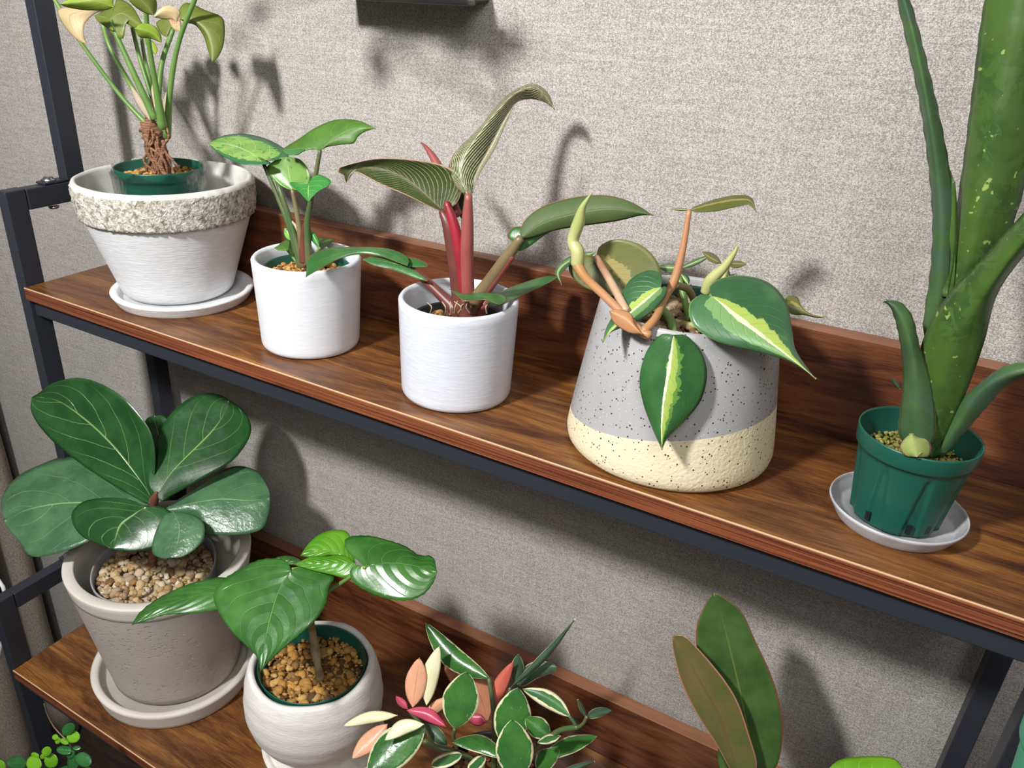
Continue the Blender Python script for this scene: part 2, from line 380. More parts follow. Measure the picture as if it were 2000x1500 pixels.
def eleaf(parent, mats, base, tip, w, Y, n=G, arc=0, prof='ell', **k):
    """A simple oval leaf from base to tip, w half width, arc sideways bow (all as seen in the photo)."""
    b = np.array(base, float); t = np.array(tip, float); d = t-b; Ln = np.linalg.norm(d); d /= Ln; p = np.array([-d[1], d[0]])
    fs = (.1, .25, .45, .65, .85, .95)
    wp = {'ell': (.42, .8, 1, .92, .55, .25), 'obo': (.3, .55, .85, 1, .8, .45), 'rnd': (.65, .93, 1, .95, .7, .42), 'lan': (.35, .75, 1, .8, .38, .14)}[prof]
    mid = []; L = []; R = []
    for f_, ww in zip(fs, wp):
        c = b+d*Ln*f_+p*arc*math.sin(math.pi*f_); mid.append(c); L.append(c+p*w*ww); R.append(c-p*w*ww)
    return leaf(parent, mats, base, tip, mid, L, R, Y, n, NT=18, NS=4, **k)

# ---------------------------------------------------------------- materials
SPECK_LINE = .049
WALL = m_wall(); STEEL = m_metal()
W1 = [lin(50, 27, 15), lin(84, 48, 25), lin(112, 70, 34), lin(150, 103, 50)]
W2 = [lin(50, 27, 19), lin(82, 46, 30), lin(104, 60, 36), lin(120, 76, 48)]
WOOD = m_wood('walnut_board', W1); WOODB = m_wood('walnut_back_board', W2, (1.2, 9, 9), seed=.7, rough=.3)
EDGE = m_wood('walnut_edge_band', [lin(40, 18, 12), lin(100, 52, 32), lin(132, 74, 46), lin(150, 90, 58)], (.6, 9, 130), rough=.4, edge=True)
EDGE2 = m_wood('walnut_top_band', [lin(90, 52, 36), lin(128, 82, 58), lin(140, 94, 68), lin(156, 108, 80)], (.6, 9, 9), rough=.45)
TRIM = m_plain('pale_board_edge', lin(206, 170, 130), .6)
WHITE = m_brush('white_plaster', lin(214, 216, 218), lin(230, 231, 232)); WHITEIN = m_plain('white_plaster_inside', lin(216, 214, 208), .8, 60, .4, .001, col2=lin(196, 193, 184), vs=30)
BAND = m_rockband()
GLAZE = m_brush('matt_white_glaze', lin(214, 217, 222), lin(224, 226, 231), .12, .42)
GLAZE2 = m_brush('satin_white_glaze', lin(202, 206, 215), lin(214, 217, 226), .18, .3)
SPECK = m_speckle_pot(); PIT_ = m_pitted(); CONC = m_plain('smooth_beige_concrete', lin(196, 190, 178), .6, 120, .15, .0006, col2=lin(206, 201, 190), vs=12)
GREEN = m_plain('dark_green_plastic', lin(24, 82, 68), .38, 300, .06, .0003); GREEN2 = m_plain('jade_green_plastic', lin(70, 150, 118), .4)
BLACKP = m_plain('black_plastic', lin(30, 30, 32), .4); GREYP = m_plain('grey_plastic', lin(150, 152, 154), .4)
ZINC = m_plain('zinc_saucer', lin(158, 158, 162), .5, 60, .2, .0006, col2=lin(182, 182, 186), vs=40)
BOWL = m_brush('handmade_white_clay', lin(214, 210, 205), lin(228, 225, 221), .5, .6)
GRA = m_stones('amber_gravel', [lin(200, 150, 72), lin(182, 128, 58), lin(216, 176, 108), lin(128, 86, 44), lin(206, 158, 82), lin(88, 62, 38)])
GRB = m_stones('cream_pebbles', [lin(214, 200, 168), lin(188, 160, 110), lin(150, 110, 70), lin(228, 216, 190), lin(120, 84, 54), lin(200, 176, 132)])
GRC = m_stones('brown_gravel', [lin(110, 76, 46), lin(168, 120, 66), lin(90, 62, 40), lin(190, 142, 84), lin(70, 50, 34)])
GRD = m_stones('pale_pumice', [lin(176, 152, 116), lin(150, 124, 90), lin(196, 176, 142), lin(120, 96, 70)])
MOSS = m_stones('moss', [lin(110, 124, 40), lin(140, 150, 60), lin(86, 98, 36), lin(168, 158, 90)])
CHROME = m_plain('zinc_bolt', lin(200, 205, 208), .25, metal=1)
CLOTH = m_fabric()
BARK = m_brush('rooty_bark', lin(98, 62, 44), lin(158, 116, 88), .8, .8); TRUNK = m_plain('grey_trunk', lin(150, 132, 100), .8, 200, .5, .001, col2=lin(120, 98, 70), vs=60)
def stemm(name, a, b, r=.4): return m_plain(name, a, r, 150, .1, .0004, col2=b, vs=18)
ST_G = stemm('green_stem', lin(92, 130, 60), lin(116, 148, 78)); ST_D = stemm('dark_green_stem', lin(70, 96, 56), lin(110, 104, 70))
ST_BR = stemm('brown_red_stem', lin(98, 52, 46), lin(120, 72, 56)); ST_R = stemm('red_stem', lin(150, 32, 48), lin(100, 28, 36))
ST_P = stemm('pink_stem', lin(150, 80, 76), lin(128, 60, 60)); ST_O = stemm('orange_stem', lin(178, 128, 92), lin(158, 116, 62)); ST_Y = stemm('cream_green_stem', lin(180, 182, 124), lin(150, 160, 92))
ST_SP = stemm('pinkish_tan_stem', lin(190, 158, 130), lin(150, 104, 84))
ST_SH = stemm('papery_sheath', lin(176, 160, 140), lin(150, 140, 112), .7); ST_OL = stemm('olive_brown_stem', lin(122, 110, 76), lin(110, 84, 62))
def m_clear():
    n = N('clear_wrap'); a = n.noise(n.coord('Object'), 90, 3, .5, 1.0)
    n.done((.93, .95, .95), .12, n.bump(a, .9, .004)); n.b.inputs['Transmission Weight'].default_value = 1; n.b.inputs['IOR'].default_value = 1.12
    tr = n.new('ShaderNodeBsdfTransparent'); ms = n.new('ShaderNodeMixShader'); ms.inputs[0].default_value = .5
    n.t.links.new(n.b.outputs[0], ms.inputs[1]); n.t.links.new(tr.outputs[0], ms.inputs[2]); n.t.links.new(ms.outputs[0], n.out.inputs[0]); return n.m
CLEAR = m_clear()

L_FIG = leafmat('fig_leaf', lin(28, 66, 30), lin(40, 82, 40), lin(120, 152, 84), nv=4.6, k=.5, mid=.03, vw=.028, vs=.75, rough=.26, bump=.45, bd=.0022, pucker=.35, spec=.55)
L_FIGB = leafmat('fig_leaf_matt', lin(58, 94, 62), lin(76, 114, 78), lin(120, 156, 104), nv=4.2, k=.5, mid=.03, vw=.03, vs=.7, rough=.33, bump=.6, bd=.0035, pucker=.9)
L_UMB = leafmat('umbrella_fig_leaf', lin(44, 90, 34), lin(62, 112, 46), lin(96, 150, 74), nv=5.2, k=.6, mid=.02, vw=.045, vs=.5, rough=.30, bump=.6, bd=.0026, pucker=.22, quilt=.34)
L_UMBL = leafmat('umbrella_fig_young_leaf', lin(72, 132, 28), lin(94, 150, 38), lin(110, 176, 60), nv=7, k=.42, mid=.02, vw=.05, vs=.4, rough=.3, bump=.7, bd=.002, quilt=.4)
U_UMB = leafmat('umbrella_fig_underside', lin(80, 120, 60), lin(96, 134, 72), lin(140, 160, 100), nv=6.5)
L_SYA = leafmat('yellow_green_arrow_leaf', lin(112, 142, 40), lin(150, 172, 66), lin(180, 190, 110), nv=5, k=.5, vw=.03, vs=.5, rough=.28, trans=.2)
U_SYA = leafmat('olive_arrow_underside', lin(104, 118, 46), lin(120, 134, 58), lin(160, 166, 100), nv=5, k=.5, vw=.03, vs=.5, rough=.45, trans=.25)
L_PINK = leafmat('fading_pink_leaf', lin(198, 176, 136), lin(182, 168, 112), lin(150, 140, 90), nv=6, k=.5, vw=.03, vs=.4, mottle=(lin(190, 120, 96), 40, .6), rough=.5, trans=.2)
L_SYB = leafmat('variegated_arrow_leaf', lin(150, 196, 92), lin(120, 176, 70), lin(196, 222, 150), nv=5, k=.5, vw=.04, vs=.7, mottle=(lin(46, 100, 66), 120, .56), edge=(lin(52, 112, 66), .25, .5), rough=.35, trans=.12)
L_SYG = leafmat('green_arrow_leaf', lin(96, 142, 58), lin(126, 166, 84), lin(156, 190, 110), nv=5, k=.5, vw=.03, vs=.5, mottle=(lin(70, 120, 56), 80, .58), trans=.2)
U_SYB = leafmat('green_arrow_underside', lin(72, 112, 40), lin(92, 134, 54), lin(130, 166, 84), nv=5, k=.5, vw=.03, vs=.5, rough=.45, trans=.25)
L_SYD = leafmat('deep_green_arrow_leaf', lin(50, 118, 52), lin(66, 136, 62), lin(170, 206, 120), nv=5, k=.5, vw=.03, vs=.5, rough=.35)
L_BK = leafmat('pinstriped_leaf_light', lin(48, 66, 38), lin(66, 84, 48), lin(216, 196, 170), nv=4, vw=.01, vs=.4, mid=.04, stripes=(lin(226, 214, 176), 15, .13, .5), edge=(lin(196, 140, 120), .05, .02), rough=.35)
L_BKD = leafmat('pinstriped_leaf_dark', lin(48, 62, 34), lin(58, 72, 40), lin(126, 106, 76), nv=4, vw=.01, vs=.3, mid=.05, stripes=(lin(150, 148, 92), 17, .07, .5), edge=(lin(170, 130, 110), .03, .01), rough=.35)
L_BKG = leafmat('plain_green_leaf_red_rim', lin(46, 92, 42), lin(62, 108, 54), lin(110, 132, 80), nv=14, k=.6, vw=.05, vs=.25, mid=.04, edge=(lin(150, 84, 70), .035, .01), rough=.3)
U_BK = leafmat('brownish_green_underside', lin(70, 90, 50), lin(84, 98, 58), lin(120, 116, 80), nv=14, k=.6, vw=.05, vs=.3, mid=.05, edge=(lin(160, 110, 90), .03, .01), rough=.55, spec=.3)
BRC = [(lin(112, 148, 92), .34, -.16, .55), (lin(158, 178, 88), .16, .10, .35), (lin(226, 228, 184), .05, -.03, .10)]
L_BR = leafmat('lime_centred_heart_leaf', lin(52, 90, 56), lin(70, 110, 72), lin(90, 140, 84), nv=9, k=.6, vw=.06, vs=.12, mid=.01, center=BRC, rough=.3, pucker=.4, bd=.0018, edge=(lin(120, 160, 90), .012, .0))
L_BR2 = leafmat('narrow_lime_centred_heart_leaf', lin(42, 84, 44), lin(56, 102, 56), lin(80, 136, 74), nv=9, k=.6, vw=.06, vs=.12, mid=.01,
                center=[(lin(96, 140, 62), .22, .12, .6), (lin(156, 178, 84), .14, .06, .35), (lin(228, 230, 188), .05, -.06, .12)], rough=.26, bd=.0018)
U_BR = leafmat('olive_heart_underside', lin(88, 96, 44), lin(104, 108, 56), lin(140, 132, 80), nv=9, k=.6, vw=.05, vs=.3, mid=.02, center=[(lin(150, 138, 76), .16, .2, .4)], rough=.4, trans=.1)
L_ALO = leafmat('aloe_skin', lin(44, 72, 32), lin(66, 94, 38), lin(90, 120, 50), nv=3, vw=.001, vs=0, mid=.001, rough=.28, bump=.25, spots=(lin(136, 156, 80), 130, .68), mottle=(lin(64, 92, 40), 60, .50), pucker=.4)
L_ALO2 = leafmat('aloe_skin_dull', lin(56, 84, 52), lin(70, 100, 58), lin(90, 120, 60), nv=3, vw=.001, vs=0, mid=.001, rough=.4, mottle=(lin(64, 90, 66), 22, .5), edge=(lin(110, 116, 76), .05, .02))
L_ALOP = leafmat('aloe_pale_base', lin(150, 162, 96), lin(126, 146, 78), lin(160, 150, 110), nv=3, vw=.001, vs=0, mid=.001, rough=.35, edge=(lin(176, 140, 120), .12, .1))
L_HO = leafmat('cream_edged_hoya_leaf', lin(44, 90, 38), lin(62, 114, 48), lin(90, 140, 70), nv=5, vw=.03, vs=.15, mid=.02, edge=(lin(226, 220, 178), .11, .32), rough=.24, bump=.5, bd=.002, mottle=(lin(120, 160, 110), 120, .66))
L_HOC = leafmat('half_cream_hoya_leaf', lin(56, 100, 60), lin(70, 116, 64), lin(90, 140, 70), nv=5, vw=.03, vs=.1, mid=.02, edge=(lin(228, 222, 180), .42, .5), rough=.3)
U_HO = leafmat('dark_hoya_leaf', lin(52, 78, 56), lin(70, 96, 70), lin(110, 130, 96), nv=5, vw=.03, vs=.2, mid=.03, edge=(lin(206, 200, 164), .1, .08), rough=.4)
L_HP = leafmat('salmon_hoya_leaf', lin(222, 160, 128), lin(232, 176, 140), lin(176, 84, 88), nv=5, vw=.02, vs=.2, mid=.05, rough=.25)
L_HR = leafmat('coral_hoya_leaf', lin(196, 98, 82), lin(210, 116, 92), lin(170, 70, 74), nv=5, vw=.02, vs=.3, mid=.04, rough=.35)
L_HB = leafmat('brown_pink_hoya_leaf', lin(172, 112, 84), lin(186, 126, 94), lin(150, 70, 74), nv=5, vw=.02, vs=.3, mid=.04, rough=.4)
L_HM = leafmat('magenta_hoya_leaf', lin(186, 62, 92), lin(198, 82, 104), lin(150, 40, 70), nv=5, vw=.02, vs=.3, mid=.04, rough=.3)
L_HC = leafmat('cream_hoya_leaf', lin(226, 222, 176), lin(234, 232, 192), lin(214, 208, 156), nv=5, vw=.02, vs=.3, mid=.04, rough=.4)
L_PG = leafmat('long_green_leaf_red_rim', lin(50, 78, 38), lin(68, 98, 46), lin(120, 134, 70), nv=14, k=.6, vw=.05, vs=.2, mid=.045, edge=(lin(130, 70, 52), .03, .01), rough=.28)
L_PR = leafmat('reddish_green_leaf', lin(84, 92, 46), lin(106, 96, 56), lin(116, 66, 50), nv=14, k=.6, vw=.05, vs=.2, mid=.07, edge=(lin(176, 116, 104), .04, .01), rough=.32)
L_LIME = leafmat('bright_green_leaf', lin(96, 150, 30), lin(112, 166, 40), lin(140, 180, 70), nv=6, rough=.35)
L_KB = leafmat('small_round_bright_leaf', lin(110, 160, 34), lin(92, 150, 30), lin(150, 190, 70), nv=5, vw=.02, vs=.2, rough=.22)
L_KD = leafmat('small_round_dark_leaf', lin(34, 84, 40), lin(44, 100, 48), lin(80, 130, 70), nv=5, vw=.02, vs=.2, rough=.25)

# ---------------------------------------------------------------- setting
WY = .252; LZ = -.626; FZ = -1.55
def struct(o): o['kind'] = 'structure'; return o
struct(box('wall_back', (-3.2, WY, FZ), (3.4, WY+.06, 1.75), WALL, bev=0))
struct(box('floor', (-3.2, -3.0, FZ-.05), (3.4, WY+.06, FZ), m_wood('dark_floor', [lin(34, 28, 25), lin(46, 38, 33), lin(54, 45, 39), lin(62, 52, 46)], (2, 12, 12)), bev=0))

# ---------------------------------------------------------------- curtain
def curtain(name, pts, z0, z1, label):
    C = cr([(a, b, 0) for a, b in pts], 160); V = []; uv = []
    zs = np.linspace(z0, z1, 24)
    for z in zs:
        for i, p in enumerate(C): V.append((p[0]+.006*math.sin(z*5+i*.05), p[1]+.005*math.sin(z*7+i*.08), z)); uv.append((i/40, z))
    n = len(C); Fc = [(r*n+i, r*n+i+1, (r+1)*n+i+1, (r+1)*n+i) for r in range(len(zs)-1) for i in range(n-1)]
    o = mesh(name, V, Fc, CLOTH, None, uv); s = o.modifiers.new('cloth', 'SOLIDIFY'); s.thickness = .004
    return tag(o, label, 'curtain')
curtain('curtain', [(-1.9, .2), (-1.8, .12), (-1.6, .15), (-1.4, .03), (-1.2, .06), (-.98, -.01), (-.78, .0), (-.62, .01), (-.572, .045), (-.60, .09), (-.72, .13), (-.85, .165), (-.885, .19), (-.81, .195), (-.70, .165), (-.64, .165), (-.612, .19), (-.63, .22)], FZ+.02, 1.0,
        'coarse grey curtain hanging in folds against the wall left of the rack')
cd = ptube('power_cord', [(-30, 1105), (2, 1140), (10, 1165), (9, 1230), (-10, 1320)], -.10, .0035, m_plain('white_cord', lin(225, 225, 228), .4)); tag(cd, 'white cord hanging beside the curtain at the left edge', 'cord')

# ---------------------------------------------------------------- the rack
rack = thing('plant_rack', 'stepped plant rack of black steel tube with walnut brown shelf boards and back boards', 'shelf', (0, 0, FZ))
def tier(y0, z, top, yb, foot, X1=1.296, rear=True):
    yb2 = .222
    sb = box('shelf_board', (0, y0+.0012, z-.0185), (X1, yb2, z), WOOD, rack, .0008)
    box('edge_band', (0.0005, y0-.0006, z-.0185), (X1, y0+.0015, z-.0016), EDGE, sb, .0004, label='reddish striped front edge of the board')
    box('edge_trim', (0, y0-.0006, z-.0012), (X1, y0+.0009, z+.0003), TRIM, sb, .0003, label='pale thin line along the front edge')
    bbd = box('back_board', (0.0, .2225, z-.0185), (X1, .2435, z+.113), WOODB, rack, .001)
    box('edge_band', (0.0, .2222, z+.1125), (X1, .2438, z+.1142), EDGE2, rack.children[-1] if False else bbd, .0004, label='lighter brown top edge of the back board')
    box('crossbar', (0, y0+.009, z-.046), (X1, y0+.034, z-.0187), STEEL, rack, .002)
    box('crossbar', (0, .195, z-.046), (X1, .220, z-.0187), STEEL, rack, .002)
    for x0, x1 in ((-.0215, -.0008), (X1+.0008, X1+.0215)):
        box('post', (x0, y0+.003, foot), (x1, y0+.034, z+top), STEEL, rack, .002)
        if rear: box('post', (x0, .200, foot), (x1, .230, z+top-.0315), STEEL, rack, .002)
        box('side_bar', (x0, y0+.0345, z+top-.031), (x1, .230, z+top-.001), STEEL, rack, .002)
        box('side_bar', (x0, y0+.0345, z-.046), (x1, .1995, z-.0187), STEEL, rack, .002)
tier(0.0, 0.0, .139, .22, LZ+.139)
tier(-.163, LZ, .139, .22, FZ)
tier(.098, .63, .10, .22, .139, rear=False)
# mounting tab with bolt where the top section stands on the side bar
for (bx, by, bz) in ((-.011, .078, .1385), (-.011, -.02, LZ+.1385)):
    box('mounting_tab', (bx-.0105, by-.014, bz), (bx+.0105, by+.022, bz+.0035), STEEL, rack, .001)
    b_ = lathe('bolt', (bx, by), [(0, 0), (.0098, 0), (.0102, .0018), (.0070, .0036), (.0062, .0056), (0, .0062)], CHROME, rack, 24, z0=bz+.0035, label='shiny bolt head')
    lathe('bolt', (bx, by), [(0, 0), (.0065, 0), (.0078, .0016), (.0078, .004), (0, .004)], CHROME, rack, 24, z0=bz-.0345-.003, label='shiny bolt nut under the bar')

# ---------------------------------------------------------------- pots and saucers
def cyl_pot(name, c, rb, rt, h, wall, mat, label, cat='pot', z0=0.0, foot=.006, inner=.03):
    prof = [(0, 0), (rb-foot, 0), (rb-.0015, foot*.35), (rb, foot)]+[(rb+(rt-rb)*t, foot+(h-foot-.003)*t) for t in np.linspace(.05, 1, 14)]
    prof += [(rt-wall*.25, h-.0005), (rt-wall*.5, h), (rt-wall*.8, h-.0008), (rt-wall, h-.004)]
    prof += [(rt-wall-(rt-rb)*t, h-.004-(h-inner-.004)*t) for t in np.linspace(.1, 1, 10)]+[(0, inner)]
    return tag(lathe(name, c, prof, mat, None, z0=z0), label, cat)
def saucer(name, c, rb, rt, h, wall, mat, label, z0=0.0, base=.006):
    prof = [(0, 0), (rb-.002, 0), (rb, .002)]+[(rb+(rt-rb)*t, .002+(h-.004)*t) for t in np.linspace(.2, 1, 6)]+[(rt-wall*.3, h), (rt-wall*.8, h-.0005), (rt-wall, h-.003)]
    prof += [(rt-wall-(rt-rb)*.9*t, h-.003-(h-.003-base)*t) for t in np.linspace(.2, 1, 5)]+[(0, base)]
    return tag(lathe(name, c, prof, mat, None, z0=z0), label, 'saucer')
S1C = (.2122, .1135)
saucer('saucer', S1C, .0925, .1001, .0175, .011, WHITE, 'white plaster saucer under the large white pot with rough rim')
# pot with rough band
P1C = (.1950, .1195)
p1 = thing('ceramic_pot', 'large white plaster pot with rough grey textured rim band on a white saucer', 'pot', (P1C[0], P1C[1], .0085))
prof = [(0, 0), (.074, 0), (.0785, .005)]+[(.0785+.0365*t, .005+.113*t) for t in np.linspace(.08, 1, 16)]
lathe('pot_body', P1C, prof+[(.112, .119), (.107, .119), (.09, .06), (.07, .012), (0, .012)], WHITE, p1, 96, z0=.0085)
rnd = random.Random(3); waves = [(rnd.uniform(20, 88), rnd.uniform(0, 6), rnd.uniform(100, 900)) for _ in range(26)]
def wobb(r, z, a, i):
    if 2 <= i <= 13: r = r+.0008*sum(math.sin(k*a+p+f*z) for k, p, f in waves)/3.0
    elif i > 13: r += .0006*math.sin(5*a)+.0004*math.sin(13*a+1)
    return r, z
bp = [(.110, .1185), (.1155, .1155), (.1185, .117)]+[(.1185+.0025*math.sin(t*1.9), .118+.041*t) for t in np.linspace(.05, 1, 11)]+[(.1195, .1615), (.1180, .1640), (.1155, .1650), (.1130, .1645), (.1115, .161)]+[(.1115-.0165*t, .161-.071*t) for t in np.linspace(.1, 1, 8)]
lathe('rim_band', P1C, bp, [BAND, WHITEIN], p1, 192, wobb, mi=[0]*13+[1]*40, z0=.0055, label='rough grey textured band with smooth white lip')
cyl_pot('ceramic_pot', (.472, .0935), .0625, .0672, .1155, .0075, GLAZE, 'small matt white cylinder pot, second pot from the left on the upper shelf')
cyl_pot('ceramic_pot', (.7015, .083), .0632, .0665, .1150, .0070, GLAZE2, 'small satin white cylinder pot holding the plant with pinstriped dark leaves')
for o in COL.objects:
    if 'cylinder pot' in o.get('label', ''): o['group'] = 'small white cylinder pots on the upper shelf'
c4 = (.9472, .1088)
prof = [(0, 0), (.092, 0), (.1005, .002), (.1040, .006), (.1052, .013)]+[(.1050-.0200*t**1.1, .015+.138*t) for t in np.linspace(.06, 1, 18)]+[(.0838, .1545), (.082, .155), (.080, .1535)]+[(.080, .15), (.084, .06), (.08, .04), (0, .04)]
tag(lathe('ceramic_pot', c4, prof, SPECK), 'wide speckled pot, grey glaze above and sandy cream base', 'pot')
saucer('saucer', (1.1690, .0880), .0500, .0578, .0175, .0020, ZINC, 'small grey zinc saucer under the green plastic pot', base=.0025)
def nursery(parent, c, rb, rt, h, z0, mat, name='nursery_pot', slots=False, tilt=None, inner=.02):
    prof = [(0, 0), (rb-.003, 0), (rb, .002)]
    n1 = 16; hb = h*.80; r80 = rb+(rt-.0025-rb)*.8
    prof += [(rb+(r80-rb)*t, .002+(hb-.002)*t) for t in np.linspace(.05, 1, n1)]
    prof += [(r80+.0022, hb+.001), (r80+.0028, hb+.003), (rt-.0006, h-.0015), (rt-.0008, h), (rt-.0018, h), (rt-.0024, h-.002), (r80-.0008, hb-.002)]+[(r80-.001-(r80-rb)*t, hb-.002-(hb-inner)*t) for t in np.linspace(.2, 1, 6)]+[(0, inner)]
    def wb(r, z, a, i):
        if slots and 2 <= i < n1+2:
            t = (i-2)/n1; k = (a*8/(2*math.pi)) % 1; dw = .075+.17*(1-t)
            if t < .93 and abs(k-.5) < dw: r -= .0026*(1-t*.3)*min(1, (dw-abs(k-.5))*22)
        return r, z
    return lathe(name, c, prof, mat, parent, 192 if slots else 64, wb if slots else None, z0=z0, tilt=tilt)

# ================================================================ PLANT A: yellow green arrowhead plant
AC = (.183, .122)
A = thing('potted_arrowhead_plant', 'tall yellow green arrowhead plant with a rooty stem, in a wrapped green pot', 'potted plant', (AC[0], AC[1], .10))
AZ = .110
nursery(A, AC, .048, .0600, .072, AZ, GREEN, inner=.05)
stones('gravel', AC, .0545, AZ+.058, 330, .0022, .0056, GRA, A, .004, 2)
pr = [(.0585, .012), (.0605, .02), (.0625, .05), (.0635, .069), (.0630, .0695), (.0618, .05), (.0595, .02), (.0585, .012)]
lathe('plastic_wrap', AC, pr, CLEAR, A, 64, lambda r, z, a, i: (r+.0012*math.sin(17*a+z*200)+.0008*math.sin(31*a), z+(.004*math.sin(9*a) if z > .06 else 0)), z0=AZ, label='crinkled clear plastic wrap around the pot')
yA = .125
ptube('stem', [(322, 352), (312, 325), (305, 290), (296, 258), (290, 236)], yA, [.011, .0125, .0135, .014, .010], BARK, A, seg=14, n=40, knob=.22)
for k in range(16):
    r_ = random.Random(k); x0 = 296+r_.uniform(-14, 30); y0 = 245+r_.uniform(0, 50)
    ptube('root', [(x0, y0, yA-.012), (x0+r_.uniform(-14, 12), y0+22, yA-.015), (x0+r_.uniform(-8, 18), y0+45, yA-.015), (x0+r_.uniform(0, 24), min(352, y0+80), yA-.012)], yA, [.0016, .002, .0014], BARK, A, seg=6, knob=.2)
ptube('root', [(318, 275, yA-.008), (326, 300, yA-.01), (334, 325, yA-.006), (342, 347, yA-.01)], yA, [.0028, .0024], BARK, A, seg=6)
for pp, r in (([(287, 243, .12), (235, 186, .11), (160, 86, .09), (118, 18, .08), (92, -25, .075)], [.0038, .0027, .0026, .0026]),
              ([(296, 240, .13), (252, 160, .14), (216, 95, .145), (200, 45, .145)], [.004, .003, .003]),
              ([(302, 232, .115), (262, 145, .105), (228, 70, .10), (216, 40, .10)], [.005, .0034, .003]),
              ([(306, 215, .13), (275, 120, .14), (258, 52, .15)], [.004, .003, .0028]),
              ([(306, 205, .14), (284, 120, .16), (276, 70, .17)], [.003, .0026, .0024]),
              ([(318, 250, .11), (303, 160, .10), (289, 70, .09), (283, -20, .08)], [.0065, .0036, .003, .003]),
              ([(308, 205, .135), (316, 125, .15), (338, 58, .165)], [.004, .0034, .003]),
              ([(326, 268, .125), (333, 170, .12), (350, 80, .12), (388, -20, .12)], [.0055, .0038, .003, .003])):
    ptube('petiole', pp, yA, r, ST_G, A)
for b_, t_, w_ in (((294, 236), (254, 166), 7), ((304, 236), (297, 165), 6), ((318, 250), (325, 178), 6), ((300, 225), (276, 172), 6)):
    eleaf(A, (ST_SH, ST_SH), b_, t_, w_, yA-.012, FR, name='sheath', cup=.003)
SA = (L_SYA, U_SYA)
leaf(A, SA, (222, 14), (117, 8), [(190, 2), (150, 5)], [(215, -12), (160, -8), (128, 2)], [(205, 20), (165, 20), (130, 14)], .12, UP, cup=.003)
leaf(A, (L_PINK, L_PINK), (205, 18), (173, 87), [(150, 24), (135, 36), (146, 62)], [(170, 15), (115, 17), (120, 42), (138, 66), (156, 81)], [(184, 28), (167, 44), (163, 62), (166, 77)], .075, FR, cup=.006, label='faded pinkish leaf')
leaf(A, SA, (213, 37), (283, 56), [(238, 26), (262, 40)], [(222, 16), (230, -2), (256, 10), (274, 38)], [(214, 62), (236, 76), (243, 68), (239, 44), (262, 54)], .10, (.3, -.8, .5), under=True, cup=.007)
leaf(A, SA, (214, 38), (183, 30), [(200, 33)], [(222, 60), (205, 52), (190, 40)], [(225, 12), (208, 18), (195, 26)], .10, (.1, -.8, .6), under=True)
leaf(A, SA, (262, 56), (316, 84), [(285, 60), (303, 68)], [(272, 72), (295, 76)], [(278, 46), (300, 50), (314, 66)], .13, UP, cup=.004)
leaf(A, SA, (282, 74), (304, 107), [(292, 88)], [(284, 84), (294, 100)], [(298, 80), (308, 96)], .135, FR)
leaf(A, (L_PINK, L_PINK), (345, 45), (300, 34), [(335, 25), (318, 24)], [(352, 22), (330, 11), (312, 18)], [(338, 38), (322, 38)], .15, UP, cup=.002, label='faded pinkish leaf')
leaf(A, (L_PINK, L_PINK), (338, 22), (353, 63), [(345, 38)], [(350, 28), (354, 48)], [(328, 32), (336, 54)], .145, FR, label='faded pinkish leaf')
leaf(A, SA, (338, 50), (325, 73), [(330, 58)], [(322, 36), (305, 45), (315, 66)], [(334, 60), (330, 68)], .165, FR, under=True)
leaf(A, SA, (352, 38), (414, 122), [(375, 38), (400, 58), (413, 90)], [(362, 44), (382, 50), (397, 70), (406, 98)], [(350, 18), (366, 5), (402, 20), (432, 32), (439, 50), (437, 86), (426, 112)], .12, (.5, -.75, .35), under=True, cup=.010)
leaf(A, SA, (262, -20), (300, 30), [(275, 0), (290, 15)], [(250, -5), (262, 12), (284, 26)], [(290, -20), (305, 0), (306, 20)], .15, UP, under=True)

# ================================================================ PLANT B: light green arrowhead
BC = (.472, .0935)
Bp = thing('potted_arrowhead_plant', 'slender arrowhead plant with light green mottled leaves in the second pot of the upper shelf', 'potted plant', (BC[0], BC[1], .031))
nursery(Bp, BC, .042, .0535, .072, .0305, GREEN, inner=.03)
stones('gravel', BC, .0495, .092, 420, .0018, .0046, GRA, Bp, .004, 4)
yB = .095
for pp, r, m_ in (([(588, 522), (566, 445), (542, 384), (515, 320)], [.005, .0036, .0028, .0024], ST_D), ([(592, 522), (566, 430), (546, 368), (538, 345, .11)], [.005, .003, .0024], ST_D),
                  ([(594, 520), (584, 440), (571, 371)], [.0055, .0035, .0026], ST_OL), ([(604, 518), (600, 440), (606, 398), (616, 345), (625, 294)], [.005, .0038, .003, .0026], ST_D),
                  ([(598, 515), (590, 470), (580, 445), (570, 432)], [.004, .003, .0022, .001], ST_SH), ([(594, 512), (592, 480), (593, 448), (596, 432)], [.006, .005, .003, .001], ST_BR),
                  ([(588, 524), (574, 505), (561, 488)], [.002, .0016], ST_G), ([(592, 524), (578, 495), (572, 470)], [.002, .0016], ST_G), ([(604, 522), (614, 500), (625, 484)], [.002, .0016], ST_G)):
    ptube('petiole', pp, yB, r, m_, Bp)
leaf(Bp, (L_SYB, U_SYB), (511, 313), (406, 280), [(480, 294), (440, 281)], [(530, 318), (500, 321), (470, 319), (432, 302)], [(540, 312), (566, 303), (548, 285), (512, 268), (472, 261), (436, 265)], .085, UP, cup=.006, label='mottled light green leaf')
leaf(Bp, (L_SYD, U_SYB), (626, 294), (734, 251), [(655, 268), (695, 250)], [(605, 292), (572, 302), (550, 294), (585, 270), (620, 247), (660, 233), (702, 236)], [(640, 287), (664, 283), (690, 280), (700, 266), (716, 256)], .10, (.2, -.75, .65), under=True, cup=.006)
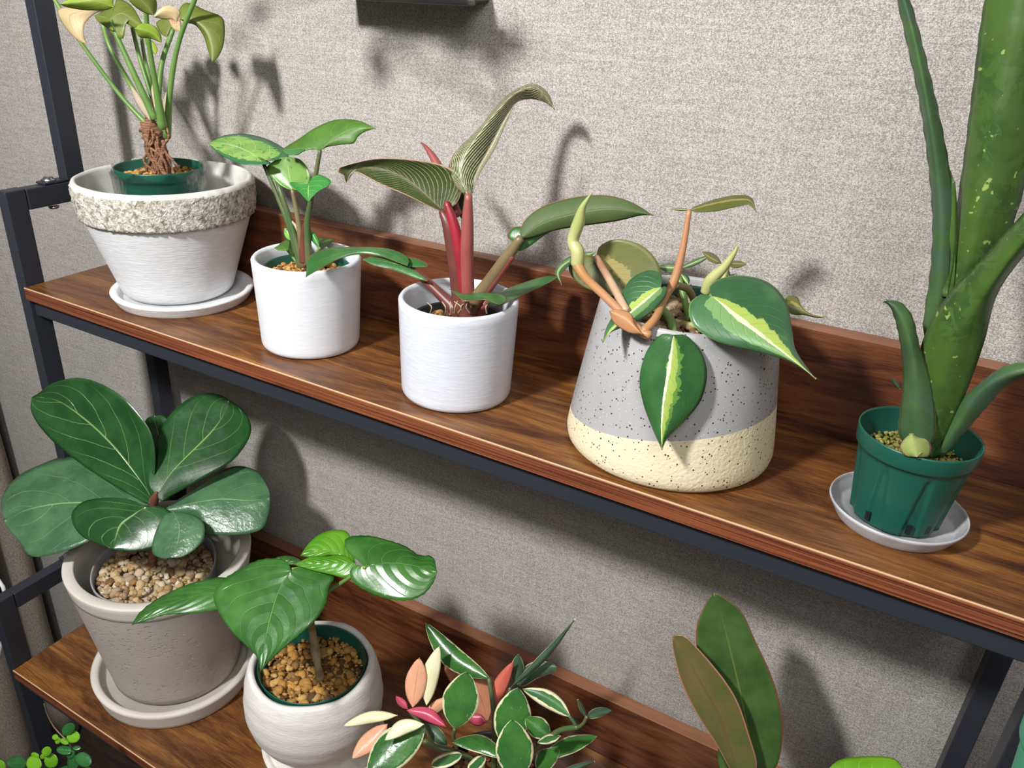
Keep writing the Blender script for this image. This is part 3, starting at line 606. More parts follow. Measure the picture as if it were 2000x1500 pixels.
leaf(Bp, (L_SYD, L_SYG), (600, 290), (552, 293), [(578, 291)], [(580, 302), (560, 300)], [(590, 280), (567, 284)], .10, UP)
leaf(Bp, (L_SYG, U_SYB), (571, 372), (560, 306), [(566, 345), (563, 325)], [(548, 362), (527, 343), (521, 326), (540, 312)], [(592, 368), (603, 356), (603, 334), (586, 312)], .098, (.15, -.9, .3), under=False, cup=-.006)
leaf(Bp, (L_SYD, U_SYB), (605, 357), (603, 393), [(602, 368), (602, 380)], [(590, 357), (565, 357), (584, 374), (596, 387)], [(612, 343), (622, 340), (645, 351), (641, 362), (624, 371), (612, 382)], .085, (.1, -.6, .8), cup=-.003)
leaf(Bp, (L_SYD, U_SYB), (563, 489), (535, 484), [(550, 482)], [(552, 489), (542, 488)], [(566, 468), (552, 472), (542, 480)], .08, UP, under=True)
eleaf(Bp, (L_SYB, U_SYB), (570, 471), (556, 445), 9, .10, FR, label='small mottled leaf')
eleaf(Bp, (L_SYD, U_SYB), (606, 450), (623, 482), 7, .10, FR)
eleaf(Bp, (L_SYB, U_SYB), (572, 500), (566, 470), 7, .105, FR)
leaf(Bp, (L_SYD, U_SYB), (626, 486), (654, 469), [(638, 475)], [(640, 480)], [(622, 467), (640, 465)], .11, UP, under=True)

# ================================================================ PLANT C: pinstriped philodendron
CC = (.7015, .083)
Cp = thing('potted_philodendron', 'philodendron with dark pinstriped leaves and red stems in the satin white pot', 'potted plant', (CC[0], CC[1], .031))
nursery(Cp, CC, .042, .0525, .060, .0305, BLACKP, inner=.03)
stones('gravel', CC, .048, .080, 520, .0016, .0046, GRC, Cp, .005, 5)
yC = .085
for pp, r, m_, lb in (([(902, 618), (893, 540), (882, 470), (874, 435), (862, 412)], [.0095, .0088, .0078, .0066, .0035], ST_BR, None), ([(908, 615), (903, 540), (893, 470), (882, 425), (872, 395)], [.007, .0075, .0068, .0055, .003], ST_R, 'bright red stem'),
                  ([(914, 600), (912, 520), (913, 440), (915, 381)], [.0080, .0075, .0066, .0040], ST_P, None), ([(912, 612), (945, 565), (985, 510), (1017, 465)], [.011, .0075, .0065, .0045], ST_OL, None),
                  ([(925, 600), (960, 555), (1000, 498)], [.006, .005, .0045], ST_P, None), ([(898, 612), (865, 580), (828, 545), (795, 518)], [.009, .0065, .005, .0038], ST_BR, None),
                  ([(912, 622, .065), (908, 600, .062), (908, 585, .06)], [.0085, .006, .0045], ST_BR, None), ([(935, 612), (948, 600), (955, 585)], [.004, .003], ST_P, None), ([(906, 470, .10), (905, 430, .11)], [.003, .0025], ST_OL, None)):
    o = ptube('petiole', pp, yC, r, m_, Cp)
    if lb: o['label'] = lb
BK = (L_BKG, U_BK)
leaf(Cp, (L_BKG, L_BKD), (865, 413), (677, 356), [(836, 384), (795, 350), (750, 330), (700, 328)], [(840, 403), (790, 379), (742, 359), (700, 336), (686, 338)], [(890, 399), (902, 370), (896, 342), (862, 322), (800, 312), (740, 310), (696, 318), (656, 331), (672, 342)], .085, (.45, -.85, .3), under=True, cup=-.012, NS=8, label='large dark leaf with fine pale stripes')
leaf(Cp, (L_BK, U_BK), (915, 382), (1084, 215), [(900, 350), (905, 310), (935, 262), (975, 212), (1010, 180), (1050, 172)], [(893, 369), (876, 325), (893, 292), (935, 250), (975, 200), (1008, 174), (1042, 163), (1070, 180)], [(925, 375), (932, 337), (955, 290), (985, 236), (1008, 201), (1038, 194), (1064, 200)], .09, (.35, -.8, .1), Yt=None, cup=.012, bend=-.055, NS=8, label='tall cream striped leaf curling over at the tip')
leaf(Cp, (L_BK, U_BK), (918, 384), (1005, 204), [(930, 340), (958, 290), (985, 238)], [(922, 372), (930, 335), (954, 290), (984, 234)], [(926, 370), (938, 338), (966, 292), (988, 242)], .088, FR, cup=.001)
leaf(Cp, BK, (1017, 466), (1277, 421), [(1060, 436), (1130, 416), (1200, 408)], [(1040, 463), (1090, 449), (1150, 440), (1205, 432), (1252, 421)], [(1016, 448), (1030, 424), (1066, 400), (1122, 385), (1182, 381), (1232, 394)], .085, (.2, -.95, .3), under=True, cup=.008)
leaf(Cp, BK, (1016, 472), (1088, 446), [(1040, 462)], [(1012, 490), (1032, 483), (1060, 462)], [(1005, 472), (990, 462), (998, 446), (1016, 442), (1050, 440)], .09, (.2, -.9, .4), cup=.004)
leaf(Cp, BK, (796, 520), (597, 541), [(772, 498), (722, 488), (660, 496), (612, 518)], [(775, 512), (740, 500), (700, 497), (662, 506), (628, 523)], [(797, 503), (762, 486), (700, 482), (640, 485), (604, 502)], .07, (.1, -.45, .9), under=False, cup=.004)
leaf(Cp, BK, (800, 522), (707, 506), [(770, 515), (735, 508)], [(838, 548), (815, 545), (770, 529), (728, 518)], [(838, 520), (815, 505), (780, 501), (735, 500)], .078, (.1, -.6, .8), cup=.003)
leaf(Cp, BK, (948, 600), (1088, 541), [(985, 582), (1040, 560)], [(975, 597), (1010, 581), (1048, 564), (1080, 548)], [(955, 584), (990, 564), (1040, 546), (1072, 538)], .07, UP, cup=.003)
leaf(Cp, BK, (877, 564), (977, 595), [(905, 576), (945, 580)], [(894, 578), (909, 588), (944, 585), (966, 592)], [(905, 573), (940, 571), (975, 573), (991, 584)], .055, UP, cup=.002)
eleaf(Cp, BK, (905, 432), (903, 374), 11, .115, FR)
ptube('unfurling_leaf', [(893, 420, .11), (872, 365, .12), (852, 318, .13), (834, 290, .135), (822, 278, .138)], yC, [.006, .0062, .0048, .0025, .0006], ST_P, Cp)
for k in range(9):
    r_ = random.Random(40+k); x0 = 855+r_.uniform(-20, 110); ptube('root', [(x0, 612, .06), (x0+r_.uniform(-8, 8), 600, .055), (x0+r_.uniform(-8, 8), 590+r_.uniform(-4, 6), .058)], yC, [.0009, .0006], ST_SH, Cp, seg=5)

# ================================================================ PLANT D: trailing heart leaf philodendron
DC = c4
Dp = thing('potted_philodendron', 'trailing philodendron with lime centred heart shaped leaves in the speckled pot', 'potted plant', (DC[0], DC[1], .041))
nursery(Dp, DC, .062, .0735, .108, .0405, GREEN, inner=.06)
stones('gravel', DC, .068, .137, 600, .002, .0062, GRD, Dp, .004, 6)
yD = .11
for pp, r, m_, lb in (([(1270, 655, .012), (1252, 648, .012), (1222, 618, .016), (1178, 575, .030), (1146, 545, .045), (1127, 517, .055)], [.0042, .0040, .0038, .0040, .0044, .0052], ST_O, 'orange brown vine'),
                  ([(1254, 650, .012), (1280, 622, .028), (1300, 580, .07), (1317, 548, .08), (1333, 490, .085), (1346, 412, .09)], [.0044, .0038, .0036, .0044, .0032, .0024], ST_O, 'orange brown vine'),
                  ([(1223, 607, .020), (1196, 556, .05), (1165, 503, .085)], [.0038, .0038, .0034], ST_SP, None), ([(1318, 556, .08), (1345, 566, .10), (1358, 592, .11), (1375, 600, .10)], [.0036, .003], ST_OL, None),
                  ([(1326, 540, .12), (1338, 590, .11), (1345, 622, .10), (1336, 640, .10)], [.0028, .0032, .003], ST_G, None), ([(1308, 627, .09), (1340, 634, .085), (1368, 636, .08)], [.0034, .003], ST_Y, None),
                  ([(1292, 604, .09), (1308, 622, .07), (1314, 640, .055), (1315, 654, .045)], [.0045, .0042, .003], ST_G, None), ([(1423, 512, .13), (1415, 540, .13), (1400, 570, .12)], [.0022, .0022], ST_Y, None),
                  ([(1372, 600, .10), (1380, 590, .085), (1391, 578, .065)], [.003, .003], ST_G, None)):
    o = ptube('vine', pp, yD, r, m_, Dp)
    if lb: o['label'] = lb
ptube('unfurling_leaf', [(1128, 518, .055), (1128, 492, .056), (1119, 470, .058), (1130, 435, .06), (1138, 405, .06), (1156, 376, .06)], yD, [.0062, .0066, .0056, .0058, .0032, .0005], ST_Y, Dp)
ptube('unfurling_leaf', [(1378, 572, .10), (1388, 548, .10), (1414, 522, .10), (1434, 494, .10), (1442, 477, .10)], yD, [.005, .0058, .0042, .0022, .0004], ST_Y, Dp)
leaf(Dp, (ST_O, ST_O), (1190, 608), (1254, 652), [(1225, 625)], [(1200, 632), (1228, 650)], [(1205, 604), (1232, 612), (1240, 632)], .004, (.1, -.9, .4), name='leaf_sheath', label='dry brown leaf sheath')
BR = (L_BR, U_BR)
leaf(Dp, BR, (1391, 578), (1594, 740), [(1440, 616), (1496, 660), (1546, 700)], [(1366, 577), (1346, 596), (1352, 632), (1386, 660), (1430, 676), (1490, 690), (1545, 708)], [(1385, 560), (1410, 543), (1452, 538), (1502, 552), (1536, 590), (1547, 642), (1553, 680), (1572, 712)], .036, (.25, -.55, .80), cup=.010, NS=10, NT=34, label='largest heart leaf with cream and lime middle')
leaf(Dp, (L_BR2, U_BR), (1316, 654), (1293, 879), [(1310, 720), (1298, 790), (1293, 840)], [(1290, 654), (1262, 688), (1249, 740), (1257, 790), (1276, 842)], [(1342, 656), (1371, 690), (1381, 732), (1369, 782), (1334, 826), (1304, 856)], .012, (.3, -.9, .32), cup=.012, NS=10, NT=34, label='heart leaf hanging over the pot front')
leaf(Dp, BR, (1291, 561), (1177, 669), [(1255, 590), (1220, 620), (1192, 648)], [(1303, 560), (1298, 582), (1270, 612), (1240, 630), (1212, 641), (1190, 652)], [(1292, 536), (1265, 527), (1230, 546), (1211, 582), (1198, 614), (1184, 640)], .05, (.1, -.6, .8), cup=.008, NS=8)
leaf(Dp, BR, (1165, 503), (1232, 579), [(1190, 530), (1215, 560)], [(1140, 497), (1115, 505), (1112, 530), (1133, 556), (1172, 572), (1205, 578)], [(1172, 480), (1208, 467), (1254, 480), (1284, 512), (1289, 545), (1262, 568)], .095, (.2, -.9, .35), under=True, cup=-.006, NS=8, label='round leaf showing its olive underside')
leaf(Dp, BR, (1165, 492), (1097, 556), [(1115, 508), (1090, 530)], [(1140, 493), (1105, 505), (1084, 530)], [(1150, 502), (1118, 514), (1096, 535)], .12, UP, cup=.002)
leaf(Dp, BR, (1347, 411), (1477, 414), [(1390, 400), (1440, 392), (1466, 394)], [(1365, 414), (1400, 412), (1442, 403), (1462, 400)], [(1360, 402), (1400, 388), (1440, 381), (1468, 386)], .09, (.1, -.4, .9), under=True, cup=.003)
eleaf(Dp, BR, (1347, 410), (1311, 408), 3, .09, (0, -.5, .8))
eleaf(Dp, BR, (1332, 524), (1284, 521), 8, .13, UP); eleaf(Dp, BR, (1330, 524), (1388, 499), 6, .13, UP)
eleaf(Dp, BR, (1409, 514), (1372, 492), 8, .14, UP, under=True); eleaf(Dp, BR, (1418, 516), (1458, 516), 7, .13, UP, under=True)
eleaf(Dp, BR, (1425, 552), (1418, 520), 5, .13, FR); eleaf(Dp, BR, (1400, 560), (1440, 535), 9, .12, UP)
leaf(Dp, BR, (1528, 592), (1616, 620), [(1555, 598), (1585, 616)], [(1545, 613), (1572, 616), (1596, 621)], [(1540, 578), (1558, 581), (1566, 598), (1584, 613)], .10, (.2, -.7, .6), under=True, cup=.004)
eleaf(Dp, BR, (1345, 556), (1330, 535), 9, .12, FR)

# ================================================================ PLANT E: aloe
EC = (1.168, .0925)
Ep = thing('potted_aloe', 'tall thick leaved aloe in a dark green plastic pot on a zinc saucer', 'potted plant', (EC[0], EC[1], .003))
npot = nursery(Ep, EC, .0375, .0500, .086, .0033, GREEN, slots=True, inner=.05)
for k in range(3):
    x, y = [(1697, 1010), (1767, 1040), (1829, 1025)][k]; p = at(x, y, EC[1]-.030); dx = np.array([p[0]-EC[0], p[1]-EC[1], 0]); dx /= np.linalg.norm(dx)
    a_ = math.atan2(dx[1], dx[0]); z_ = .0085
    q = [np.array([EC[0]+(.0384+.0006*i)*math.cos(a_+s_*.055), EC[1]+(.0384+.0006*i)*math.sin(a_+s_*.055), z_+h_]) for h_, i in ((0, 0), (.009, 1)) for s_ in (-1, 1)]
    inn = [v-dx*.002 for v in q]
    mesh('drain_slot', q+inn, [(0, 1, 3, 2), (4, 6, 7, 5), (0, 2, 6, 4), (1, 5, 7, 3), (2, 3, 7, 6), (0, 4, 5, 1)], BLACKP, npot, smooth=False)
stones('moss', EC, .0400, .0680, 420, .0009, .0028, MOSS, Ep, .002, 8)
AL = (L_ALO, L_ALO); AD = (L_ALO2, L_ALO2)
leaf(Ep, AL, (1815, 895), (2065, -190), [(1835, 760), (1870, 600), (1915, 400), (1960, 200), (2010, 0)], [(1815, 800), (1815, 650), (1850, 500), (1878, 340), (1900, 170), (1925, -5), (1975, -120)], [(1850, 800), (1905, 640), (1965, 480), (2010, 330), (2040, 150), (2075, -20)], .075, Yt=.10, cup=.018, fat=.012, NT=40, teeth=1.2, label='widest leaf running out of the picture')
leaf(Ep, AL, (1818, 893), (2100, 330), [(1830, 780), (1870, 660), (1960, 520), (2040, 420)], [(1797, 800), (1795, 700), (1812, 640), (1856, 570), (1930, 490), (2010, 405), (2070, 350)], [(1848, 850), (1886, 770), (1922, 670), (1948, 575), (2000, 500), (2070, 420)], .065, Yt=.03, cup=.018, fat=.012, NT=34, label='sheathing leaf')
leaf(Ep, AD, (1822, 700), (1735, -90), [(1835, 560), (1838, 420), (1818, 250), (1782, 60)], [(1803, 640), (1818, 520), (1820, 400), (1800, 225), (1768, 70), (1745, -30)], [(1858, 560), (1862, 470), (1862, 380), (1838, 240), (1795, 60), (1766, -30)], .085, Yt=.075, cup=.010, fat=.007, NT=34, teeth=1.6, label='narrow leaf arching up to the left')
leaf(Ep, AL, (1850, 580), (1866, 356), [(1862, 480), (1864, 410)], [(1856, 490), (1845, 420), (1838, 300)], [(1868, 500), (1870, 420)], .082, Yt=.09, cup=.004, fat=.004)
leaf(Ep, AD, (1794, 890), (1727, 588), [(1790, 800), (1785, 710), (1768, 640), (1745, 600)], [(1756, 850), (1762, 770), (1762, 700), (1750, 630), (1738, 600)], [(1826, 850), (1822, 760), (1797, 680), (1782, 618), (1755, 588)], .05, Yt=.05, cup=.012, fat=.008, NT=28, teeth=1.3)
leaf(Ep, AD, (1828, 888), (2040, 722), [(1865, 840), (1912, 768), (1965, 736)], [(1850, 885), (1890, 838), (1932, 790), (1965, 755), (2010, 732)], [(1850, 830), (1882, 776), (1918, 745), (1960, 716), (2010, 708)], .07, Yt=.05, cup=.010, fat=.006, NT=26, teeth=1.2)
leaf(Ep, (L_ALOP, L_ALOP), (1791, 893), (1780, 846), [(1788, 880), (1784, 862)], [(1768, 891), (1757, 874), (1765, 858)], [(1814, 892), (1820, 874), (1812, 857), (1798, 855)], .038, (.3, -.85, .4), cup=.010, fat=.006, label='pale stub leaf at the base')
eleaf(Ep, AD, (1758, 760), (1742, 738), 5, .10, FR)

# ================================================================ FIG
FC = (.2190, -.004)
saucer('saucer', (.2270, -.0135), .1235, .1305, .0350, .0125, CONC, 'beige concrete saucer under the pitted pot with the fiddle leaf fig', z0=LZ, base=.012)
fp = thing('ceramic_pot', 'large tapered beige concrete pot with pitted sides holding the fiddle leaf fig', 'pot', (FC[0], FC[1], LZ+.012))
lathe('pot_body', FC, [(0, 0), (.096, 0), (.102, .004)]+[(.102+.0335*t, .004+.200*t) for t in np.linspace(.06, 1, 24)], PIT_, fp, 128, z0=LZ+.0125)
lathe('pot_rim', FC, [(.1348, .2032), (.1358, .2038)]+[(.1358+.0036*t, .2038+.0237*t) for t in (.3, .7, 1)]+[(.1388, .2295), (.1365, .2305), (.1245, .2305), (.1225, .229), (.120, .20), (.110, .10), (.10, .02), (0, .02)], [CONC], fp, 96, z0=LZ+.0125, label='smooth pale rim')
Fp = thing('potted_fiddle_leaf_fig', 'fiddle leaf fig with large glossy rounded leaves in a grey inner pot with cream pebbles', 'potted plant', (FC[0], FC[1], LZ+.033))
FI = (.2130, -.012)
prf = [(0, .0), (.07, 0), (.0715, .003)]+[(.0715+.0235*t, .003+.180*t) for t in np.linspace(.1, 1, 12)]+[(.0945, .1845), (.0925, .184), (.0915, .180)]+[(.0915-.012*t, .180-.09*t) for t in np.linspace(.2, 1, 5)]+[(0, .09)]
lathe('inner_pot', FI, prf, GREYP, Fp, 64, lambda r, z, a, i: (r*(1+.018*math.cos(4*a)), z), z0=LZ+.034, label='plain grey inner pot')
stones('pebbles', FI, .087, LZ+.204, 700, .003, .0080, GRB, Fp, .004, 9)
yF = -.012
ptube('trunk', [(296, 1110), (300, 1060), (301, 1010), (300, 975)], yF, [.006, .0055, .005, .006], BARK, Fp, knob=.1)
ptube('bud', [(300, 985), (303, 972), (306, 962)], yF-.004, [.006, .006, .002], m_plain('red_brown_bud', lin(110, 60, 50), .5), Fp)
FG = (L_FIG, L_FIGB); FB = (L_FIGB, L_FIGB)
leaf(Fp, FG, (320, 900), (300, 812), [(312, 860)], [(290, 880), (280, 840), (286, 818)], [(335, 880), (340, 840), (322, 813)], .10, (.2, -.8, .5))
leaf(Fp, FG, (298, 985), (62, 776), [(290, 962), (258, 916), (219, 868), (168, 820), (112, 782)], [(275, 978), (240, 958), (192, 930), (120, 877), (78, 834), (60, 800)], [(300, 950), (303, 890), (294, 844), (270, 808), (238, 775), (195, 749), (150, 738), (104, 748), (78, 766)], yF, (.20, -.93, .25), cup=-.010, NS=10, NT=34, wav=.002, bend=-.012)
leaf(Fp, FG, (306, 966), (448, 781), [(333, 925), (361, 895), (405, 852), (432, 818)], [(291, 950), (289, 930), (296, 900), (307, 856), (331, 811), (368, 779), (405, 768), (432, 772)], [(314, 980), (334, 969), (390, 938), (450, 903), (480, 868), (491, 838), (482, 810), (464, 792)], yF-.005, (.42, -.53, .73), cup=.008, NS=10, NT=34, bend=-.012, wav=.003)
leaf(Fp, FB, (292, 988), (8, 1016), [(220, 982), (156, 982), (105, 985), (54, 996)], [(265, 990), (235, 1020), (165, 1061), (105, 1082), (60, 1086), (36, 1056), (14, 1030)], [(285, 974), (240, 926), (180, 898), (126, 892), (82, 906), (39, 927), (10, 957), (2, 985)], yF, (.0, -.40, .9), cup=.016, NS=10, NT=34, bend=.0, wav=.004)
leaf(Fp, FB, (322, 996), (528, 972), [(360, 986), (390, 980), (435, 975), (490, 978)], [(338, 1003), (372, 1006), (394, 1018), (400, 1041), (465, 1044), (511, 1033), (526, 1000)], [(334, 985), (362, 966), (395, 945), (436, 918), (470, 910), (505, 922), (523, 950)], yF, (.25, -.40, .9), cup=.014, NS=10, NT=34, wav=.003)
leaf(Fp, FB, (338, 999), (332, 1090), [(350, 1030), (345, 1065)], [(318, 1010), (300, 1050), (298, 1080), (315, 1090)], [(370, 1004), (395, 1018), (400, 1040), (388, 1066), (358, 1087)], yF-.005, (.2, -.5, .85), cup=.006, NS=8)
leaf(Fp, FG, (285, 989), (221, 1073), [(262, 1005), (236, 1025), (226, 1050)], [(250, 975), (208, 972), (164, 979), (141, 1000), (143, 1025), (162, 1049), (192, 1062)], [(318, 990), (339, 1008), (343, 1030), (331, 1054), (300, 1070), (256, 1077)], yF-.015, (.2, -.55, .82), cup=.013, NS=10, NT=34, bend=.005, wav=.002)

# ================================================================ UMBRELLA FIG in clay bowl
GC = (.5371, -.0144)
gz = LZ+.035
prf = [(0, 0), (.040, 0), (.05, .004), (.072, .025), (.088, .05), (.0970, .08), (.0980, .105), (.0940, .135), (.0885, .152), (.0850, .1580), (.0825, .1590), (.0795, .157), (.0785, .150), (.086, .12), (.085, .08), (.06, .03), (0, .02)]
P_ = cr([(a, b, 0) for a, b in prf], 64)[:, :2]
def wbowl(r, z, a, i):
    k = max(0, (z-.13)/.03); return r*(1+.012*math.sin(3*a+1)*1)+.0004*math.sin(z*260+1.5*math.sin(a)), z+k*(.0035*math.sin(2*a+.5)+.002*math.sin(5*a))
tag(lathe('ceramic_pot', GC, P_, BOWL, None, 128, wbowl, z0=gz), 'round handmade white clay bowl pot with uneven rim on a pale round stand', 'pot')
SPW = m_plain('white_speckled_saucer', lin(222, 219, 212), .5, 200, .2, .0006, col2=lin(206, 202, 194), vs=90)
saucer('saucer', (.542, -.005), .085, .092, .035, .010, SPW, 'white speckled round saucer under the clay bowl pot', z0=LZ, base=.034)
Gp = thing('potted_umbrella_fig', 'young umbrella fig with glossy deeply veined green leaves in the clay bowl pot', 'potted plant', (GC[0], GC[1], gz+.03))
nursery(Gp, GC, .052, .0760, .124, gz+.031, GREEN, inner=.08)
stones('gravel', GC, .0705, gz+.137, 640, .0018, .0072, GRA, Gp, .003, 11)
for i, (x, y, s_) in enumerate([(685, 1310, .010), (608, 1335, .0095), (675, 1345, .008), (655, 1335, .007)]):
    p = onz(x, y, gz+.140); o = stones('stone', (p[0], p[1]), .001, gz+.142, 1, s_, s_*1.01, GRA, Gp, 0, 30+i)
    if 'kind' in o: del o['kind']
yG = -.0144
ptube('trunk', [(626, 1325, -.03), (621, 1300, -.028), (617, 1275, -.022), (611, 1240, -.02), (606, 1205, -.018), (604, 1160, -.015), (610, 1120, -.01)], yG, [.0066, .0048, .0066, .0050, .0050, .004, .0035], TRUNK, Gp, knob=.06)
for pp in ([(610, 1122, -.01), (600, 1110, -.03), (570, 1112, -.05)], [(612, 1170, -.02), (645, 1152, -.02), (680, 1130, -.03), (713, 1108, -.04)], [(608, 1130, -.01), (630, 1110, 0), (680, 1098, .0)], [(608, 1140, -.02), (520, 1155, -.05), (442, 1156, -.07)]):
    ptube('petiole', pp, yG, [.0032, .0024], ST_G, Gp)
UM = (L_UMB, U_UMB); UL = (L_UMBL, U_UMB)
leaf(Gp, UL, (694, 1102), (586, 1086), [(660, 1080), (620, 1076)], [(680, 1112), (650, 1086), (615, 1090)], [(690, 1075), (680, 1040), (652, 1035), (624, 1043), (602, 1062)], .0, (.1, -.5, .85), cup=.005)
leaf(Gp, UL, (695, 1100), (574, 1103), [(650, 1098), (610, 1099)], [(694, 1118), (672, 1128), (645, 1122), (610, 1114)], [(670, 1084), (640, 1086), (605, 1088)], -.015, (.1, -.5, .85), cup=.004)
eleaf(Gp, UM, (592, 1098), (538, 1090), 9, .0, UP)
leaf(Gp, UM, (444, 1156), (257, 1221), [(390, 1162), (330, 1180), (288, 1198)], [(438, 1186), (380, 1197), (325, 1200), (290, 1211)], [(440, 1128), (385, 1136), (332, 1156), (292, 1180), (268, 1202)], -.07, (0, -.35, .93), cup=.006, wav=.003, teeth=1)
leaf(Gp, UM, (713, 1108), (854, 1118), [(755, 1100), (805, 1104)], [(694, 1104), (683, 1118), (694, 1140), (724, 1158), (762, 1170), (798, 1172), (828, 1160), (846, 1138)], [(697, 1093), (674, 1070), (679, 1050), (715, 1046), (747, 1052), (790, 1066), (818, 1084), (845, 1088)], -.04, (.15, -.42, .88), cup=.010, NS=10, NT=36, teeth=1.0, wav=.002)
leaf(Gp, UM, (568, 1114), (509, 1312), [(545, 1152), (528, 1205), (516, 1262)], [(562, 1098), (540, 1091), (505, 1094), (468, 1112), (432, 1136), (417, 1166), (430, 1200), (455, 1236), (481, 1262), (502, 1284)], [(595, 1106), (628, 1116), (653, 1126), (642, 1146), (636, 1178), (619, 1208), (592, 1235), (562, 1259), (532, 1286)], -.055, (.15, -.55, .82), cup=.012, NS=12, NT=44, teeth=1.0, wav=.002, bend=.015, label='largest deeply veined leaf hanging to the front')

# ================================================================ HOYA
HX = at(960, 1508, .02)
Hp = thing('potted_hoya', 'variegated hoya with cream edged, salmon and magenta leaves on the lower shelf', 'potted plant', (HX[0], HX[1], LZ+.001))
cyl_h = HX[2]-LZ
prf = [(0, 0), (.050, 0), (.053, .004)]+[(.053+.010*t, .004+(cyl_h)*t) for t in np.linspace(.1, 1, 8)]+[(.061, cyl_h+.005), (.059, cyl_h), (.055, .03), (0, .03)]
lathe('pot', (HX[0], HX[1]), prf, BLACKP, Hp, 64, z0=LZ+.001)
stones('bark_soil', (HX[0], HX[1]), .058, HX[2]-.004, 200, .003, .007, m_stones('bark_chips', [lin(120, 70, 44), lin(150, 96, 62), lin(90, 54, 36), lin(164, 116, 80)]), Hp, .003, 13)
HO = (L_HO, U_HO); HD = (U_HO, L_HO)
for pp, r in (([(1072, 1440, .0), (1095, 1426, .0), (1128, 1420, .0)], .0032), ([(1113, 1400), (1122, 1412), (1125, 1421)], .002), ([(1128, 1422), (1140, 1412), (1146, 1400)], .002),
              ([(828, 1448, -.02), (860, 1462, -.01), (900, 1472, .0), (945, 1500, .01)], .0042), ([(888, 1424, -.03), (886, 1440, -.02), (892, 1462, -.01)], .0024), ([(955, 1325, .05), (962, 1370, .04), (966, 1420, .03), (965, 1500, .02)], [.003, .0035, .004]),
              ([(800, 1388, -.02), (830, 1425, -.02), (850, 1455, -.01)], .0026), ([(997, 1345, .06), (990, 1400, .04), (975, 1500, .02)], .003), ([(1075, 1435, .0), (1040, 1470, .01), (1000, 1510, .02)], .003)):
    ptube('vine', pp, 0.0, r, ST_D, Hp)
def H(mats, b, t, w_, Y, n=G, arc=0, prof='ell', lb=None, **k):
    o = eleaf(Hp, mats, b, t, w_, Y, n, arc, prof, th=.0012, wav=.0012, **k)
    if lb: o['label'] = lb
S_ = (L_HP, L_HP); C_ = (L_HC, L_HC); M_ = (L_HM, L_HM); R_ = (L_HR, L_HR); HB = (L_HB, L_HB); HH = (L_HOC, U_HO)
H(HB, (952, 1412), (868, 1300), 34, .05, FR, 22, lb='brownish pink leaf')
H(HO, (957, 1326), (831, 1217), 22, .05, (.1, -.7, .7), -16, 'ell')
H(HD, (1010, 1338), (1088, 1303), 17, .07, (.2, -.8, .5), -12, 'rnd'); H(HD, (1008, 1338), (1012, 1278), 14, .07, FR)
H(R_, (962, 1392), (1003, 1292), 14, .04, FR, -6, lb='coral pink leaf')
H((U_HO, L_HOC), (994, 1346), (1124, 1208), 8, .055, FR, 6, 'lan')
H(C_, (833, 1378), (858, 1262), 17, .0, FR, -5, lb='cream leaf'); H(S_, (806, 1382), (819, 1285), 21, -.01, FR, lb='salmon pink leaf')
H(S_, (830, 1400), (875, 1362), 12, .0, FR, lb='salmon pink leaf')
H(M_, (796, 1385), (773, 1360), 8, -.02, FR, lb='small magenta leaf'); H(M_, (794, 1387), (871, 1419), 13, -.03, (.1, -.6, .8), -8, lb='magenta leaf')
H(C_, (776, 1397), (671, 1418), 12, -.03, (.1, -.6, .8), 6, lb='cream leaf'); H(S_, (757, 1414), (688, 1482), 18, -.045, (.1, -.6, .8), lb='salmon pink leaf')
H(HO, (830, 1416), (718, 1515), 38, -.055, (.1, -.6, .8), 6); H(C_, (828, 1414), (752, 1446), 15, -.065, (.1, -.6, .8), 10, lb='cream leaf')
H(HD, (874, 1456), (828, 1414), 14, -.01, G); H(M_, (950, 1410), (915, 1402), 12, .03, FR, lb='magenta leaf')
H(HO, (888, 1424), (912, 1312), 36, -.045, (.25, -.8, .5)); H(HO, (983, 1455), (1012, 1343), 36, -.01, (.25, -.8, .5), 4)
H(HO, (1075, 1440), (1026, 1402), 21, .0, G); H(HH, (1114, 1400), (1021, 1346), 17, .0, (.1, -.7, .6), 8)
H(HD, (1145, 1402), (1128, 1366), 5, .0, FR); H(HD, (1143, 1402), (1194, 1387), 10, .0, UP, -3)
H(HO, (985, 1480), (884, 1449), 18, -.03, UP, 12); H(HH, (842, 1496), (902, 1473), 14, -.05, UP, prof='rnd'); H(HH, (916, 1508), (947, 1477), 13, -.05, UP, prof='rnd')
H(HO, (1010, 1525), (1000, 1405), 37, -.05, (.25, -.8, .5)); H(HO, (1058, 1482), (1166, 1438), 17, -.01, UP, -4); H(HO, (1050, 1510), (1092, 1462), 20, -.03, UP, -6); H(HD, (1100, 1505), (1162, 1487), 6, -.01, UP)
H(HH, (1095, 1437), (1050, 1450), 10, .0, UP)

